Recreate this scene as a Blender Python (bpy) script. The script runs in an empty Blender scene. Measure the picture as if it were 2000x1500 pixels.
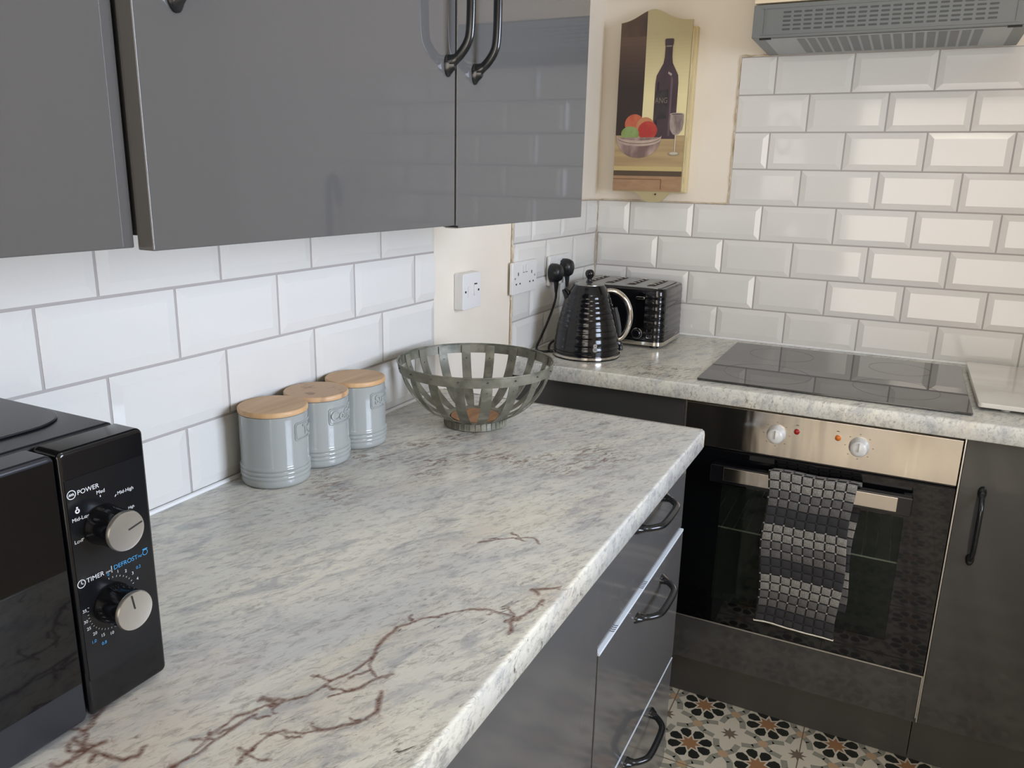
import bpy, bmesh, math, random
import numpy as np
from mathutils import Vector, Matrix, noise as mnoise
random.seed(7)
PI = math.pi
S = bpy.context.scene
COL = S.collection

# ------------------------------------------------------------------ camera
cam = bpy.data.cameras.new('camera'); camo = bpy.data.objects.new('camera', cam); COL.objects.link(camo)
cam.sensor_fit = 'HORIZONTAL'; cam.sensor_width = 36; cam.lens = 1533.52 / 2000 * 36; cam.clip_start = 0.02
yaw, pit, rol = 0.45428, -0.25752, 0.02355
fw = Vector((-math.sin(yaw)*math.cos(pit), math.cos(yaw)*math.cos(pit), math.sin(pit)))
rt = Vector((math.cos(yaw), math.sin(yaw), 0)); up = rt.cross(fw)
r2 = rt*math.cos(rol) + up*math.sin(rol); u2 = -rt*math.sin(rol) + up*math.cos(rol)
# yaw here turns the view towards -x; the fitted ray for the frame centre is (-.424, .869, -.255)
mw = Matrix((( r2.x, u2.x, -fw.x, 0.90353), (r2.y, u2.y, -fw.y, -2.4516), (r2.z, u2.z, -fw.z, 1.37146), (0, 0, 0, 1)))
camo.matrix_world = mw
S.camera = camo

# ------------------------------------------------------------------ exposure, world, lights
vs = S.view_settings
vs.view_transform = 'Standard'; vs.look = 'None'; vs.gamma = 1; vs.exposure = 0.0; vs.use_curve_mapping = False
w = bpy.data.worlds.new('world'); S.world = w; w.use_nodes = True
w.node_tree.nodes['Background'].inputs[0].default_value = (0.75, 0.85, 1.0, 1)
w.node_tree.nodes['Background'].inputs[1].default_value = 1.0

def area(name, loc, rot, sx, sy, power, color, spread=180):
    l = bpy.data.lights.new(name, 'AREA'); l.shape = 'RECTANGLE'; l.size = sx; l.size_y = sy
    l.energy = power; l.color = color; l.spread = math.radians(spread)
    o = bpy.data.objects.new(name, l); COL.objects.link(o); o.location = loc; o.rotation_euler = rot
    return o
XR, YF, ZC = 2.25, -4.0, 2.40       # right wall, wall behind the photographer, ceiling
area('window_daylight', (XR+0.02, -1.56, 1.52), (0, math.radians(90), 0), 0.84, 0.80, 21.5, (0.71, 0.81, 1.0), 116)
area('doorway_daylight', (1.15, YF-0.02, 1.10), (math.radians(90), 0, 0), 1.3, 1.7, 18, (1.0, 0.87, 0.73), 140)
area('ceiling_lamp_light', (1.1, -1.7, ZC-0.075), (0, 0, 0), 0.34, 0.34, 3.4, (1.0, 0.88, 0.74))

sun = bpy.data.lights.new('sun', 'SUN'); sun.energy = 5.0; sun.angle = math.radians(0.6); sun.color = (1.0, 0.93, 0.84)
suno = bpy.data.objects.new('sun', sun); COL.objects.link(suno); suno.rotation_euler = (math.radians(90-56), 0, 0)   # shines in through the glazed door onto the floor

# ------------------------------------------------------------------ helpers
def lin(c):
    return tuple(((v/255)/12.92 if v/255 <= 0.04045 else ((v/255+0.055)/1.055)**2.4) for v in c)
def mat(name, rgb, rough=0.5, metal=0.0, spec=0.5, coat=0.0, trans=0.0, ior=1.5, emit=None, noise=None, bump=None):
    m = bpy.data.materials.new(name); m.use_nodes = True; nt = m.node_tree; b = nt.nodes['Principled BSDF']
    c = lin(rgb) + (1,)
    b.inputs['Base Color'].default_value = c; b.inputs['Roughness'].default_value = rough; b.inputs['Metallic'].default_value = metal
    b.inputs['Specular IOR Level'].default_value = spec; b.inputs['Coat Weight'].default_value = coat; b.inputs['Coat Roughness'].default_value = 0.03
    b.inputs['Transmission Weight'].default_value = trans; b.inputs['IOR'].default_value = ior
    if emit: b.inputs['Emission Color'].default_value = lin(emit[0])+(1,); b.inputs['Emission Strength'].default_value = emit[1]
    if noise:      # (second rgb, scale xyz, detail, lo, hi)
        rgb2, sc, det, lo, hi = noise
        tc = nt.nodes.new('ShaderNodeTexCoord'); mp = nt.nodes.new('ShaderNodeMapping'); mp.inputs['Scale'].default_value = sc
        n = nt.nodes.new('ShaderNodeTexNoise'); n.inputs['Scale'].default_value = 1; n.inputs['Detail'].default_value = det
        r = nt.nodes.new('ShaderNodeMapRange'); r.inputs[1].default_value = lo; r.inputs[2].default_value = hi
        mx = nt.nodes.new('ShaderNodeMix'); mx.data_type = 'RGBA'; mx.inputs[6].default_value = c; mx.inputs[7].default_value = lin(rgb2)+(1,)
        L = nt.links.new
        L(tc.outputs['Object'], mp.inputs[0]); L(mp.outputs[0], n.inputs['Vector']); L(n.outputs[0], r.inputs[0]); L(r.outputs[0], mx.inputs[0]); L(mx.outputs[2], b.inputs['Base Color'])
    if bump:       # (scale xyz, strength, distance)
        sc, st, di = bump
        tc = nt.nodes.new('ShaderNodeTexCoord'); mp = nt.nodes.new('ShaderNodeMapping'); mp.inputs['Scale'].default_value = sc
        n = nt.nodes.new('ShaderNodeTexNoise'); n.inputs['Scale'].default_value = 1; n.inputs['Detail'].default_value = 3
        bp = nt.nodes.new('ShaderNodeBump'); bp.inputs['Strength'].default_value = st; bp.inputs['Distance'].default_value = di
        L = nt.links.new
        L(tc.outputs['Object'], mp.inputs[0]); L(mp.outputs[0], n.inputs['Vector']); L(n.outputs[0], bp.inputs['Height']); L(bp.outputs[0], b.inputs['Normal'])
    return m

class MB:
    """collects faces and links them as one mesh"""
    def __init__(s): s.v = []; s.f = []; s.m = []
    def add(s, vs, fs, mi=0):
        b = len(s.v); s.v += [tuple(v) for v in vs]; s.f += [tuple(b+i for i in f) for f in fs]; s.m += [mi]*len(fs); return s
    def box(s, x0, x1, y0, y1, z0, z1, mi=0):
        vs = [(x, y, z) for x in (x0, x1) for y in (y0, y1) for z in (z0, z1)]
        return s.add(vs, [(0,1,3,2), (4,6,7,5), (0,4,5,1), (2,3,7,6), (0,2,6,4), (1,5,7,3)], mi)
    def prism(s, poly, fn, d0, d1, mi=0):
        """poly = 2D points counter-clockwise; fn(u, v, d) -> xyz"""
        n = len(poly)
        vs = [fn(u, v, d0) for u, v in poly] + [fn(u, v, d1) for u, v in poly]
        fs = [tuple(range(n))[::-1], tuple(range(n, 2*n))] + [(i, (i+1) % n, n+(i+1) % n, n+i) for i in range(n)]
        return s.add(vs, fs, mi)
    def lathe(s, prof, c, seg=48, mi=0, axis='z', a0=0.0):
        vs = []; fs = []
        for r, h in prof:
            for k in range(seg):
                a = 2*PI*k/seg + a0; p = (r*math.cos(a), r*math.sin(a))
                if axis == 'z': vs.append((c[0]+p[0], c[1]+p[1], c[2]+h))
                elif axis == 'x': vs.append((c[0]+h, c[1]+p[0], c[2]+p[1]))
                else: vs.append((c[0]+p[1], c[1]+h, c[2]+p[0]))
        for i in range(len(prof)-1):
            for k in range(seg):
                k2 = (k+1) % seg
                fs.append((i*seg+k, i*seg+k2, (i+1)*seg+k2, (i+1)*seg+k))
        if prof[0][0] > 1e-5: fs.append(tuple(range(seg))[::-1])
        if prof[-1][0] > 1e-5: fs.append(tuple((len(prof)-1)*seg+k for k in range(seg)))
        return s.add(vs, fs, mi)
    def sweep(s, pts, rad, seg=12, mi=0, up=Vector((0, 0, 1)), flat=1.0, close=False):
        """rad: number or list; flat: ratio of the section across up"""
        P = [Vector(p) for p in pts]; n = len(P); vs = []; fs = []
        rr = rad if isinstance(rad, (list, tuple)) else [rad]*n
        side0 = None
        for i, p in enumerate(P):
            if close: t = (P[(i+1) % n]-P[i-1]).normalized()
            else: t = (P[min(i+1, n-1)]-P[max(i-1, 0)]).normalized()
            sd = t.cross(up)
            if sd.length < 1e-3: sd = side0 or t.cross(Vector((1, 0, 0)))
            sd.normalize()
            if side0 is not None and sd.dot(side0) < 0: sd = -sd
            side0 = sd.copy(); u = sd.cross(t).normalized()
            for k in range(seg):
                a = 2*PI*k/seg; q = p + sd*(rr[i]*flat*math.cos(a)) + u*(rr[i]*math.sin(a)); vs.append(tuple(q))
        for i in range(n if close else n-1):
            j = (i+1) % n
            for k in range(seg):
                k2 = (k+1) % seg; fs.append((i*seg+k, i*seg+k2, j*seg+k2, j*seg+k))
        if not close: fs += [tuple(range(seg))[::-1], tuple((n-1)*seg+k for k in range(seg))]
        return s.add(vs, fs, mi)
    def rbox(s, x0, x1, y0, y1, z0, z1, r, mi=0, axis='z', seg=5, taper=1.0):
        """box with rounded vertical (axis) corners"""
        if axis == 'z': a0, a1, b0, b1, d0, d1 = x0, x1, y0, y1, z0, z1; fn = lambda u, v, d: (u, v, d)
        elif axis == 'y': a0, a1, b0, b1, d0, d1 = x0, x1, z0, z1, y0, y1; fn = lambda u, v, d: (u, d, v)
        else: a0, a1, b0, b1, d0, d1 = y0, y1, z0, z1, x0, x1; fn = lambda u, v, d: (d, u, v)
        return s.prism(rrect(a0, a1, b0, b1, r, seg), fn, d0, d1, mi)

def rrect(a0, a1, b0, b1, r, seg=5):
    out = []
    for cx, cy, st in ((a1-r, b1-r, 0), (a0+r, b1-r, 90), (a0+r, b0+r, 180), (a1-r, b0+r, 270)):
        for k in range(seg+1):
            t = math.radians(st+90*k/seg); out.append((cx+r*math.cos(t), cy+r*math.sin(t)))
    return out

def obj(name, mb, mats, parent=None, bevel=0.0, seg=2, smooth=True, ang=35, sub=0):
    me = bpy.data.meshes.new(name); me.from_pydata(mb.v, [], mb.f); 
    if not isinstance(mats, (list, tuple)): mats = [mats]
    for m in mats: me.materials.append(m)
    if len(mats) > 1: me.polygons.foreach_set('material_index', mb.m)
    bm = bmesh.new(); bm.from_mesh(me); bmesh.ops.recalc_face_normals(bm, faces=bm.faces); bm.to_mesh(me); bm.free()
    if smooth:
        me.polygons.foreach_set('use_smooth', [True]*len(me.polygons)); me.set_sharp_from_angle(angle=math.radians(ang))
    me.update()
    o = bpy.data.objects.new(name, me); COL.objects.link(o)
    if parent is not None:
        o.parent = parent
        if parent.type == 'EMPTY': o.matrix_parent_inverse = Matrix.Translation(-parent.location)
    if bevel:
        b = o.modifiers.new('bevel', 'BEVEL'); b.width = bevel; b.segments = seg; b.limit_method = 'ANGLE'; b.angle_limit = math.radians(40); b.harden_normals = True
    return o
def thing(name, label, cat, loc, group=None):
    o = bpy.data.objects.new(name, None); COL.objects.link(o); o.location = loc; o.empty_display_size = 0.05
    o['label'] = label; o['category'] = cat
    if group: o['group'] = group
    return o
def tag(o, label, cat, group=None):
    o['label'] = label; o['category'] = cat
    if group: o['group'] = group
    return o
def struct(name, mb, mats, parent=None, label=None, **kw):
    o = obj(name, mb, mats, parent, **kw)
    if parent is None: o['kind'] = 'structure'
    if label: o['label'] = label
    return o
def text_into(mb, s, size, fn, mi=0, align='CENTER', relief=0.0):
    """flat lettering: fn(u, v) -> xyz of a point of the text plane, u to the right and v up, origin at the text's anchor"""
    cu = bpy.data.curves.new('t', 'FONT'); cu.body = s; cu.size = size; cu.align_x = align; cu.align_y = 'CENTER'; cu.offset = size*0.004
    if relief: cu.extrude = relief; cu.bevel_depth = relief*0.6; cu.bevel_resolution = 1
    o = bpy.data.objects.new('t', cu); COL.objects.link(o)
    bpy.context.view_layer.update()
    me = o.evaluated_get(bpy.context.evaluated_depsgraph_get()).to_mesh()
    mb.add([fn(v.co.x, v.co.y, v.co.z) if relief else fn(v.co.x, v.co.y) for v in me.vertices], [tuple(p.vertices) for p in me.polygons], mi)
    o.evaluated_get(bpy.context.evaluated_depsgraph_get()).to_mesh_clear()
    bpy.data.objects.remove(o); bpy.data.curves.remove(cu)
def bez(pts, n=8):
    """Catmull-Rom through the points"""
    P = [Vector(p) for p in pts]; out = []
    for i in range(len(P)-1):
        a, b, c, d = P[max(i-1, 0)], P[i], P[i+1], P[min(i+2, len(P)-1)]
        for k in range(n):
            t = k/n; out.append(0.5*((2*b)+(c-a)*t+(2*a-5*b+4*c-d)*t*t+(3*b-a-3*c+d)*t**3))
    out.append(P[-1]); return out

# ------------------------------------------------------------------ materials
M_plaster = mat('cream_painted_plaster', (240, 231, 216), 0.55, noise=((234, 223, 205), (5, 5, 5), 4, 0.35, 0.75), bump=((60, 60, 60), 0.15, 0.002))
M_ceiling = mat('white_ceiling_paint', (235, 232, 225), 0.7)
M_tile = mat('white_glazed_tile', (226, 224, 218), 0.07, bump=((9, 9, 9), 0.05, 0.004))
M_grout = mat('grey_grout', (178, 172, 168), 0.8)
M_caulk = mat('white_sealant', (240, 240, 238), 0.35)
M_oldcaulk = mat('stained_beige_filler', (216, 204, 182), 0.7, noise=((180, 156, 122), (40, 40, 25), 3, 0.4, 0.7))
M_door = mat('grey_gloss_laminate', (86, 85, 84), 0.035, spec=0.6, bump=((5, 5, 5), 0.012, 0.004))
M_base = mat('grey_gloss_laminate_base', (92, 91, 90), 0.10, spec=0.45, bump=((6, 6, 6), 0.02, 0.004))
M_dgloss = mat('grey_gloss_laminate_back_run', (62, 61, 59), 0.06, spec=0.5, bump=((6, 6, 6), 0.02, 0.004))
M_carc = mat('dark_grey_carcass', (62, 64, 66), 0.5)
M_plinth = mat('grey_plinth_board', (66, 65, 62), 0.35)
M_edge = mat('pale_drawer_edge', (226, 236, 246), 0.3)
M_steelstrip = mat('brushed_steel_strip', (190, 188, 182), 0.35, 1.0)
M_black = mat('black_gloss_plastic', (14, 15, 18), 0.12)
M_blackm = mat('black_satin_plastic', (24, 26, 29), 0.35)
M_handle = mat('black_enamel_handle', (18, 22, 25), 0.2, spec=0.6)
M_chrome = mat('chrome', (215, 210, 202), 0.08, 1.0)
M_white = mat('white_plastic', (228, 227, 224), 0.25)
M_hole = mat('dark_hole', (22, 20, 20), 0.6)
M_glassblack = mat('black_glass', (8, 9, 11), 0.03, spec=0.5)

def steel_mat():
    m = mat('brushed_stainless_steel', (196, 190, 182), 0.27, 1.0)
    nt = m.node_tree; b = nt.nodes['Principled BSDF']; b.inputs['Anisotropic'].default_value = 0.5
    tc = nt.nodes.new('ShaderNodeTexCoord'); mp = nt.nodes.new('ShaderNodeMapping'); mp.inputs['Scale'].default_value = (9, 1, 1.2)
    n = nt.nodes.new('ShaderNodeTexNoise'); n.inputs['Detail'].default_value = 3; n.inputs['Scale'].default_value = 1
    r = nt.nodes.new('ShaderNodeMapRange'); r.inputs[1].default_value = 0.35; r.inputs[2].default_value = 0.65; r.inputs[3].default_value = 0.08; r.inputs[4].default_value = 0.22
    bp = nt.nodes.new('ShaderNodeBump'); bp.inputs['Strength'].default_value = 0.25; bp.inputs['Distance'].default_value = 0.01
    L = nt.links.new; L(tc.outputs['Object'], mp.inputs[0]); L(mp.outputs[0], n.inputs['Vector']); L(n.outputs[0], r.inputs[0]); L(r.outputs[0], b.inputs['Roughness']); L(n.outputs[0], bp.inputs['Height']); L(bp.outputs[0], b.inputs['Normal'])
    return m
M_steel = steel_mat()

def marble():
    m = bpy.data.materials.new('marble_effect_laminate'); m.use_nodes = True; nt = m.node_tree; b = nt.nodes['Principled BSDF']; L = nt.links.new
    N = nt.nodes.new
    tc = N('ShaderNodeTexCoord')
    def noise(rot, sc, scale, detail, dist, lo, hi, rough=0.6):
        # two steps: turn first, then squash along the turned axes
        m1 = N('ShaderNodeMapping'); m1.inputs['Rotation'].default_value = (0, 0, rot); m1.vector_type = 'POINT'
        m2 = N('ShaderNodeMapping'); m2.inputs['Scale'].default_value = sc
        n = N('ShaderNodeTexNoise'); n.inputs['Scale'].default_value = scale; n.inputs['Detail'].default_value = detail; n.inputs['Distortion'].default_value = dist; n.inputs['Roughness'].default_value = rough
        r = N('ShaderNodeMapRange'); r.inputs[1].default_value = lo; r.inputs[2].default_value = hi; r.interpolation_type = 'SMOOTHSTEP'
        L(tc.outputs['Object'], m1.inputs[0]); L(m1.outputs[0], m2.inputs[0]); L(m2.outputs[0], n.inputs['Vector']); L(n.outputs[0], r.inputs[0])
        return n, r
    def mix(fac, a, bcol):
        x = N('ShaderNodeMix'); x.data_type = 'RGBA'
        if isinstance(fac, float): x.inputs[0].default_value = fac
        else: L(fac, x.inputs[0])
        for s, v in ((6, a), (7, bcol)):
            if isinstance(v, tuple): x.inputs[s].default_value = lin(v)+(1,)
            else: L(v, x.inputs[s])
        return x.outputs[2]
    def math_(op, a, bb):
        x = N('ShaderNodeMath'); x.operation = op; x.use_clamp = False
        for i, v in enumerate((a, bb)):
            if isinstance(v, (int, float)): x.inputs[i].default_value = v
            else: L(v, x.inputs[i])
        return x.outputs[0]
    R = math.radians(-66)
    _, big = noise(R, (0.6, 1.5, 1), 3.2, 5, 0.6, 0.35, 0.68)
    _, mid = noise(R, (1, 2.6, 1.6), 15, 9, 0.7, 0.47, 0.68, 0.66)
    _, fine = noise(R, (1, 2.8, 2), 52, 9, 0.6, 0.48, 0.66, 0.75)
    _, dark = noise(R, (1, 3.6, 2), 32, 9, 0.9, 0.56, 0.68, 0.76)
    _, area_ = noise(0, (1, 1, 1), 2.3, 3, 0.2, 0.42, 0.62)
    _, warm = noise(R, (0.8, 1.6, 1), 5, 4, 0.4, 0.50, 0.70)
    c = mix(big.outputs[0], (222, 219, 204), (198, 199, 195))
    c = mix(math_('MULTIPLY', warm.outputs[0], 0.45), c, (200, 188, 172))
    c = mix(math_('MULTIPLY', mid.outputs[0], 0.7), c, (160, 163, 166))
    c = mix(math_('MULTIPLY', fine.outputs[0], 0.65), c, (142, 138, 131))
    c = mix(math_('MULTIPLY', math_('MULTIPLY', dark.outputs[0], math_('ADD', 0.3, area_.outputs[0])), 0.85), c, (98, 90, 84))
    at = N('ShaderNodeAttribute'); at.attribute_name = 'vein'
    wn, wr = noise(0.3, (1, 1, 1), 26, 4, 0.3, 0.38, 0.66)
    wn2, _ = noise(0.3, (1, 1, 1), 150, 5, 0.8, 0, 1)
    wid = math_('ADD', 0.0024, math_('MULTIPLY', wr.outputs[0], 0.0022))
    d = math_('ADD', at.outputs['Fac'], math_('MULTIPLY', math_('SUBTRACT', wn2.outputs[0], 0.45), 0.003))
    line = N('ShaderNodeMath'); line.operation = 'SUBTRACT'; line.use_clamp = True; line.inputs[0].default_value = 1.0
    L(math_('DIVIDE', d, wid), line.inputs[1])
    hn = N('ShaderNodeMapRange'); hn.inputs[1].default_value = 0.5; hn.inputs[2].default_value = 0.64; L(wn2.outputs[0], hn.inputs[0])
    hl = N('ShaderNodeMapRange'); hl.inputs[1].default_value = 0.0; hl.inputs[2].default_value = 0.013; hl.inputs[3].default_value = 0.75; hl.inputs[4].default_value = 0; L(d, hl.inputs[0])
    halo = N('ShaderNodeMath'); halo.operation = 'MULTIPLY'; L(math_('MULTIPLY', hl.outputs[0], wr.outputs[0]), halo.inputs[0]); L(hn.outputs[0], halo.inputs[1])
    c = mix(halo.outputs[0], c, (148, 110, 88))
    c = mix(math_('MULTIPLY', line.outputs[0], 1.0), c, (100, 66, 52))
    at2 = N('ShaderNodeAttribute'); at2.attribute_name = 'blotch'
    _, sp = noise(R, (1, 2.6, 1), 42, 7, 0.8, 0.47, 0.6, 0.7)
    c = mix(math_('MULTIPLY', math_('MULTIPLY', at2.outputs['Fac'], sp.outputs[0]), 0.85), c, (112, 86, 72))
    L(c, b.inputs['Base Color']); b.inputs['Roughness'].default_value = 0.27; b.inputs['Specular IOR Level'].default_value = 0.45
    return m
M_marble = marble()

# ------------------------------------------------------------------ room shell
P = 0.1655; FX, FY = 0.5847, -0.5615      # one flower centre and the pattern's pitch
def floor_mesh():
    mb = MB(); mb.box(-0.2, XR+0.2, YF-0.2, 0.2, -0.10, 0.0, 0)
    def pl(pts, h, mi): mb.add([(x, y, h) for x, y in pts], [tuple(range(len(pts)))], mi)
    def star(cx, cy, ro, ri, n, a0, h, mi):
        pl([(cx+(ro if k % 2 == 0 else ri)*math.cos(a0+PI*k/n), cy+(ro if k % 2 == 0 else ri)*math.sin(a0+PI*k/n)) for k in range(2*n)], h, mi)
    i0, i1 = -1, 10
    for i in range(i0, i1):
        for j in range(-1, 20):
            cx, cy = FX+(i-0)*P, FY-j*P
            if cx > XR+0.1 or cx < -0.1 or cy < YF-0.1: continue
            for k in range(8):
                a = math.radians(22.5+45*k+4); ca, sa = math.cos(a), math.sin(a)
                pts = [(.125, 0), (.195, .068), (.285, .086), (.335, .034), (.335, -.034), (.285, -.086), (.195, -.068)]
                pl([(cx+P*(r*ca-t*sa), cy+P*(r*sa+t*ca)) for r, t in pts[::-1]][::-1], 0.0004, 1)
            star(cx, cy, .165*P, .090*P, 8, math.radians(4), 0.0004, 2)
            star(cx+P/2, cy-P/2, .140*P, .064*P, 8, math.radians(10), 0.0004, 4)
            for (kx, ky, sw) in ((cx, cy-P/2, False), (cx+P/2, cy, True)):
                for sx in (-1, 1):
                    for sy in (-1, 1):
                        a, b_ = (.13*sx, .125*sy), (.29*sx, .165*sy)
                        line = [(0, 0), a, b_]
                        wdt = .047
                        for (p, q) in ((line[0], line[1]), (line[1], line[2])):
                            dx, dy = q[0]-p[0], q[1]-p[1]; l = math.hypot(dx, dy); nx, ny = -dy/l*wdt, dx/l*wdt
                            ex, ey = dx/l*.012, dy/l*.012
                            pts = [(p[0]+nx-ex, p[1]+ny-ey), (p[0]-nx-ex, p[1]-ny-ey), (q[0]-nx, q[1]-ny), (q[0]+nx, q[1]+ny)]
                            if sw: pts = [(y, x) for x, y in pts][::-1]
                            pl([(kx+x*P, ky+y*P) for x, y in pts], 0.0003+0.00002*(sx+sy+2), 3)
                star(kx, ky, .085*P, .075*P, 4, PI/4, 0.0006, 5)
    for k in range(0, 7):
        x = 0.8365-0.331*2+0.331*k; mb.box(x-0.0012, x+0.0012, YF, 0, 0.0, 0.0008, 4)
    for k in range(0, 13):
        y = -0.478-0.331*k; mb.box(0, XR, y-0.0012, y+0.0012, 0.0, 0.0008, 4)
    return mb
F = [mat('floor_tile_cream', (212, 204, 184), 0.4), mat('floor_tile_black', (40, 42, 38), 0.4), mat('floor_tile_brown', (160, 118, 82), 0.4),
     mat('floor_tile_grey', (150, 148, 134), 0.4), mat('floor_tile_taupe', (122, 108, 92), 0.4), mat('floor_tile_tan', (190, 160, 126), 0.4)]
fl = obj('floor', floor_mesh(), F, smooth=False); fl['kind'] = 'structure'
fl['label'] = 'patterned floor tiles with black petal flowers and brown stars'
struct('ceiling', MB().box(-0.2, XR+0.2, YF-0.2, 0.2, ZC, ZC+0.1), M_ceiling, smooth=False)
struct('wall_left', MB().box(-0.2, -0.007, YF-0.2, 0.2, 0, ZC), M_plaster, smooth=False)
struct('wall_back', MB().box(-0.007, XR+0.2, 0.007, 0.2, 0, ZC), M_plaster, smooth=False)
mb = MB(); W0, W1, Z0, Z1 = -1.99, -1.13, 1.08, 1.96
mb.box(XR, XR+0.2, YF-0.2, W0, 0, ZC).box(XR, XR+0.2, W1, 0.007, 0, ZC).box(XR, XR+0.2, W0, W1, 0, Z0).box(XR, XR+0.2, W0, W1, Z1, ZC)
struct('wall_right', mb, M_plaster, smooth=False)
mb = MB(); mb.box(-0.007, 0.46, YF-0.2, YF, 0, ZC).box(1.84, XR, YF-0.2, YF, 0, ZC).box(0.46, 1.84, YF-0.2, YF, 2.02, ZC)
struct('wall_front', mb, M_plaster, smooth=False)
M_frame = mat('white_window_frame', (235, 235, 232), 0.3)
M_pane = bpy.data.materials.new('pane'); M_pane.use_nodes = True; _n = M_pane.node_tree; _t = _n.nodes.new('ShaderNodeBsdfTransparent'); _g = _n.nodes.new('ShaderNodeBsdfGlossy'); _g.inputs['Roughness'].default_value = 0.02
_x = _n.nodes.new('ShaderNodeMixShader'); _x.inputs[0].default_value = 0.05; _n.links.new(_t.outputs[0], _x.inputs[1]); _n.links.new(_g.outputs[0], _x.inputs[2]); _n.links.new(_x.outputs[0], _n.nodes['Material Output'].inputs[0])
fr = MB()
for a in ((XR+.03, XR+.09, W0, W0+.03, Z0, Z1), (XR+.03, XR+.09, W1-.03, W1, Z0, Z1), (XR+.03, XR+.09, W0, W1, Z0, Z0+.03), (XR+.03, XR+.09, W0, W1, Z1-.03, Z1)): fr.box(*a)
wn = struct('window_1', MB().box(XR+.05, XR+.055, W0+.03, W1-.03, Z0+.03, Z1-.03), M_pane); struct('window_frame', fr, M_frame, wn)
fr = MB()
for a in ((.46, .50, YF-.09, YF-.04, 0, 2.02), (1.80, 1.84, YF-.09, YF-.04, 0, 2.02), (1.13, 1.17, YF-.09, YF-.04, 0, 2.02), (.46, 1.84, YF-.09, YF-.04, 0, .08), (.46, 1.84, YF-.09, YF-.04, 1.97, 2.02)): fr.box(*a)
dr = struct('door_1', MB().box(.50, 1.80, YF-.07, YF-.065, .08, 1.97), M_pane); struct('door_frame', fr, M_frame, dr)

# ---- wall tiles: bevelled metro tiles, 200 x 100 with 3 mm joints
TW, TH = 0.203, 0.10285
def metro(mb, u0, u1, v0, v1, fn, cut0=False, cut1=False):
    """one tile; fn(u, v, d): d is the height off the wall face (0 = raised field)"""
    g = 0.0021; b = 0.0155
    u0 += g; u1 -= g; v0 += g; v1 -= g
    if u1-u0 < 0.004 or v1-v0 < 0.004: return
    bu0 = b if not cut0 else 0.0003; bu1 = b if not cut1 else 0.0003
    bv1 = min(b, (v1-v0)*0.4); bv0 = bv1
    if bu0+bu1 > (u1-u0)*0.9: bu0 = bu1 = (u1-u0)*0.3
    e = -0.0034
    o = [(u0, v0), (u1, v0), (u1, v1), (u0, v1)]; i = [(u0+bu0, v0+bv0), (u1-bu1, v0+bv0), (u1-bu1, v1-bv1), (u0+bu0, v1-bv1)]
    eo = [e if not c else e for c in (cut0, cut1, cut1, cut0)]
    vs = [fn(a, c, -0.007) for a, c in o] + [fn(a, c, d) for (a, c), d in zip(o, eo)] + [fn(a, c, 0) for a, c in i]
    fs = [(8, 9, 10, 11)] + [(k, (k+1) % 4, 4+(k+1) % 4, 4+k) for k in range(4)] + [(4+k, 4+(k+1) % 4, 8+(k+1) % 4, 8+k) for k in range(4)]
    mb.add(vs, fs)
def tiling(rows, fn):
    """rows: (z_low, z_high, joint offset, u_min, u_max)"""
    mb = MB()
    for z0, z1, off, a, b in rows:
        k = math.floor((a-off)/TW)-1
        while off+k*TW < b:
            x0, x1 = off+k*TW, off+(k+1)*TW
            if x1 > a+0.002: metro(mb, max(x0, a), min(x1, b), z0, z1, fn, x0 < a-0.02, x1 > b+0.02)
            k += 1
    return mb
fnB = lambda u, v, d: (u, -d, v)
fnL = lambda u, v, d: (d, u, v)
ub = 0.10727; rb = []
L0 = 1.30696
for k in range(-4, 4):
    zt = L0-k*TH; zb = max(zt-TH, 0.902)
    off = ub if k % 2 == 0 else ub+0.5*TW-0.0041
    rb.append((zb, zt, off, 0.0 if k >= 0 else 0.4135, XR))
tb = struct('wall_tile_back', tiling(rb, fnB), M_tile, smooth=False, label='white bevelled metro tiles on the wall behind the hob'); tb.name = 'trim_1'
struct('grout', MB().box(0, XR, 0.0042, 0.0068, 0.9, L0).box(0.4135, XR, 0.0042, 0.0068, L0, L0+4*TH), M_grout, tb, smooth=False)
zA = 1.2114; yS1 = -1.79533
r1 = [(zA, 1.314, yS1, -3.3, -0.992), (zA-TH, zA, yS1+0.579*TW, -3.3, -0.992), (zA-2*TH, zA-TH, yS1, -3.3, -0.992), (0.902, zA-2*TH, yS1+0.579*TW, -3.3, -0.992)]
t1 = struct('trim_2', tiling(r1, fnL), M_tile, smooth=False, label='white metro tiles on the left wall behind the canisters')
struct('grout', MB().box(-0.0068, -0.0042, -3.3, -0.9925, 0.9, 1.314), M_grout, t1, smooth=False)
zA2 = 1.2043; yS2 = -0.49657
r2_ = [(zA2, L0, yS2, -0.6087, 0), (zA2-TH, zA2, yS2+TW/2, -0.6087, 0), (zA2-2*TH, zA2-TH, yS2, -0.6087, 0), (0.902, zA2-2*TH, yS2+TW/2, -0.6087, 0)]
t2 = struct('trim_3', tiling(r2_, fnL), M_tile, smooth=False, label='white metro tiles on the left wall behind the kettle')
struct('grout', MB().box(-0.0068, -0.0042, -0.6085, 0, 0.9, L0), M_grout, t2, smooth=False)
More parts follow.
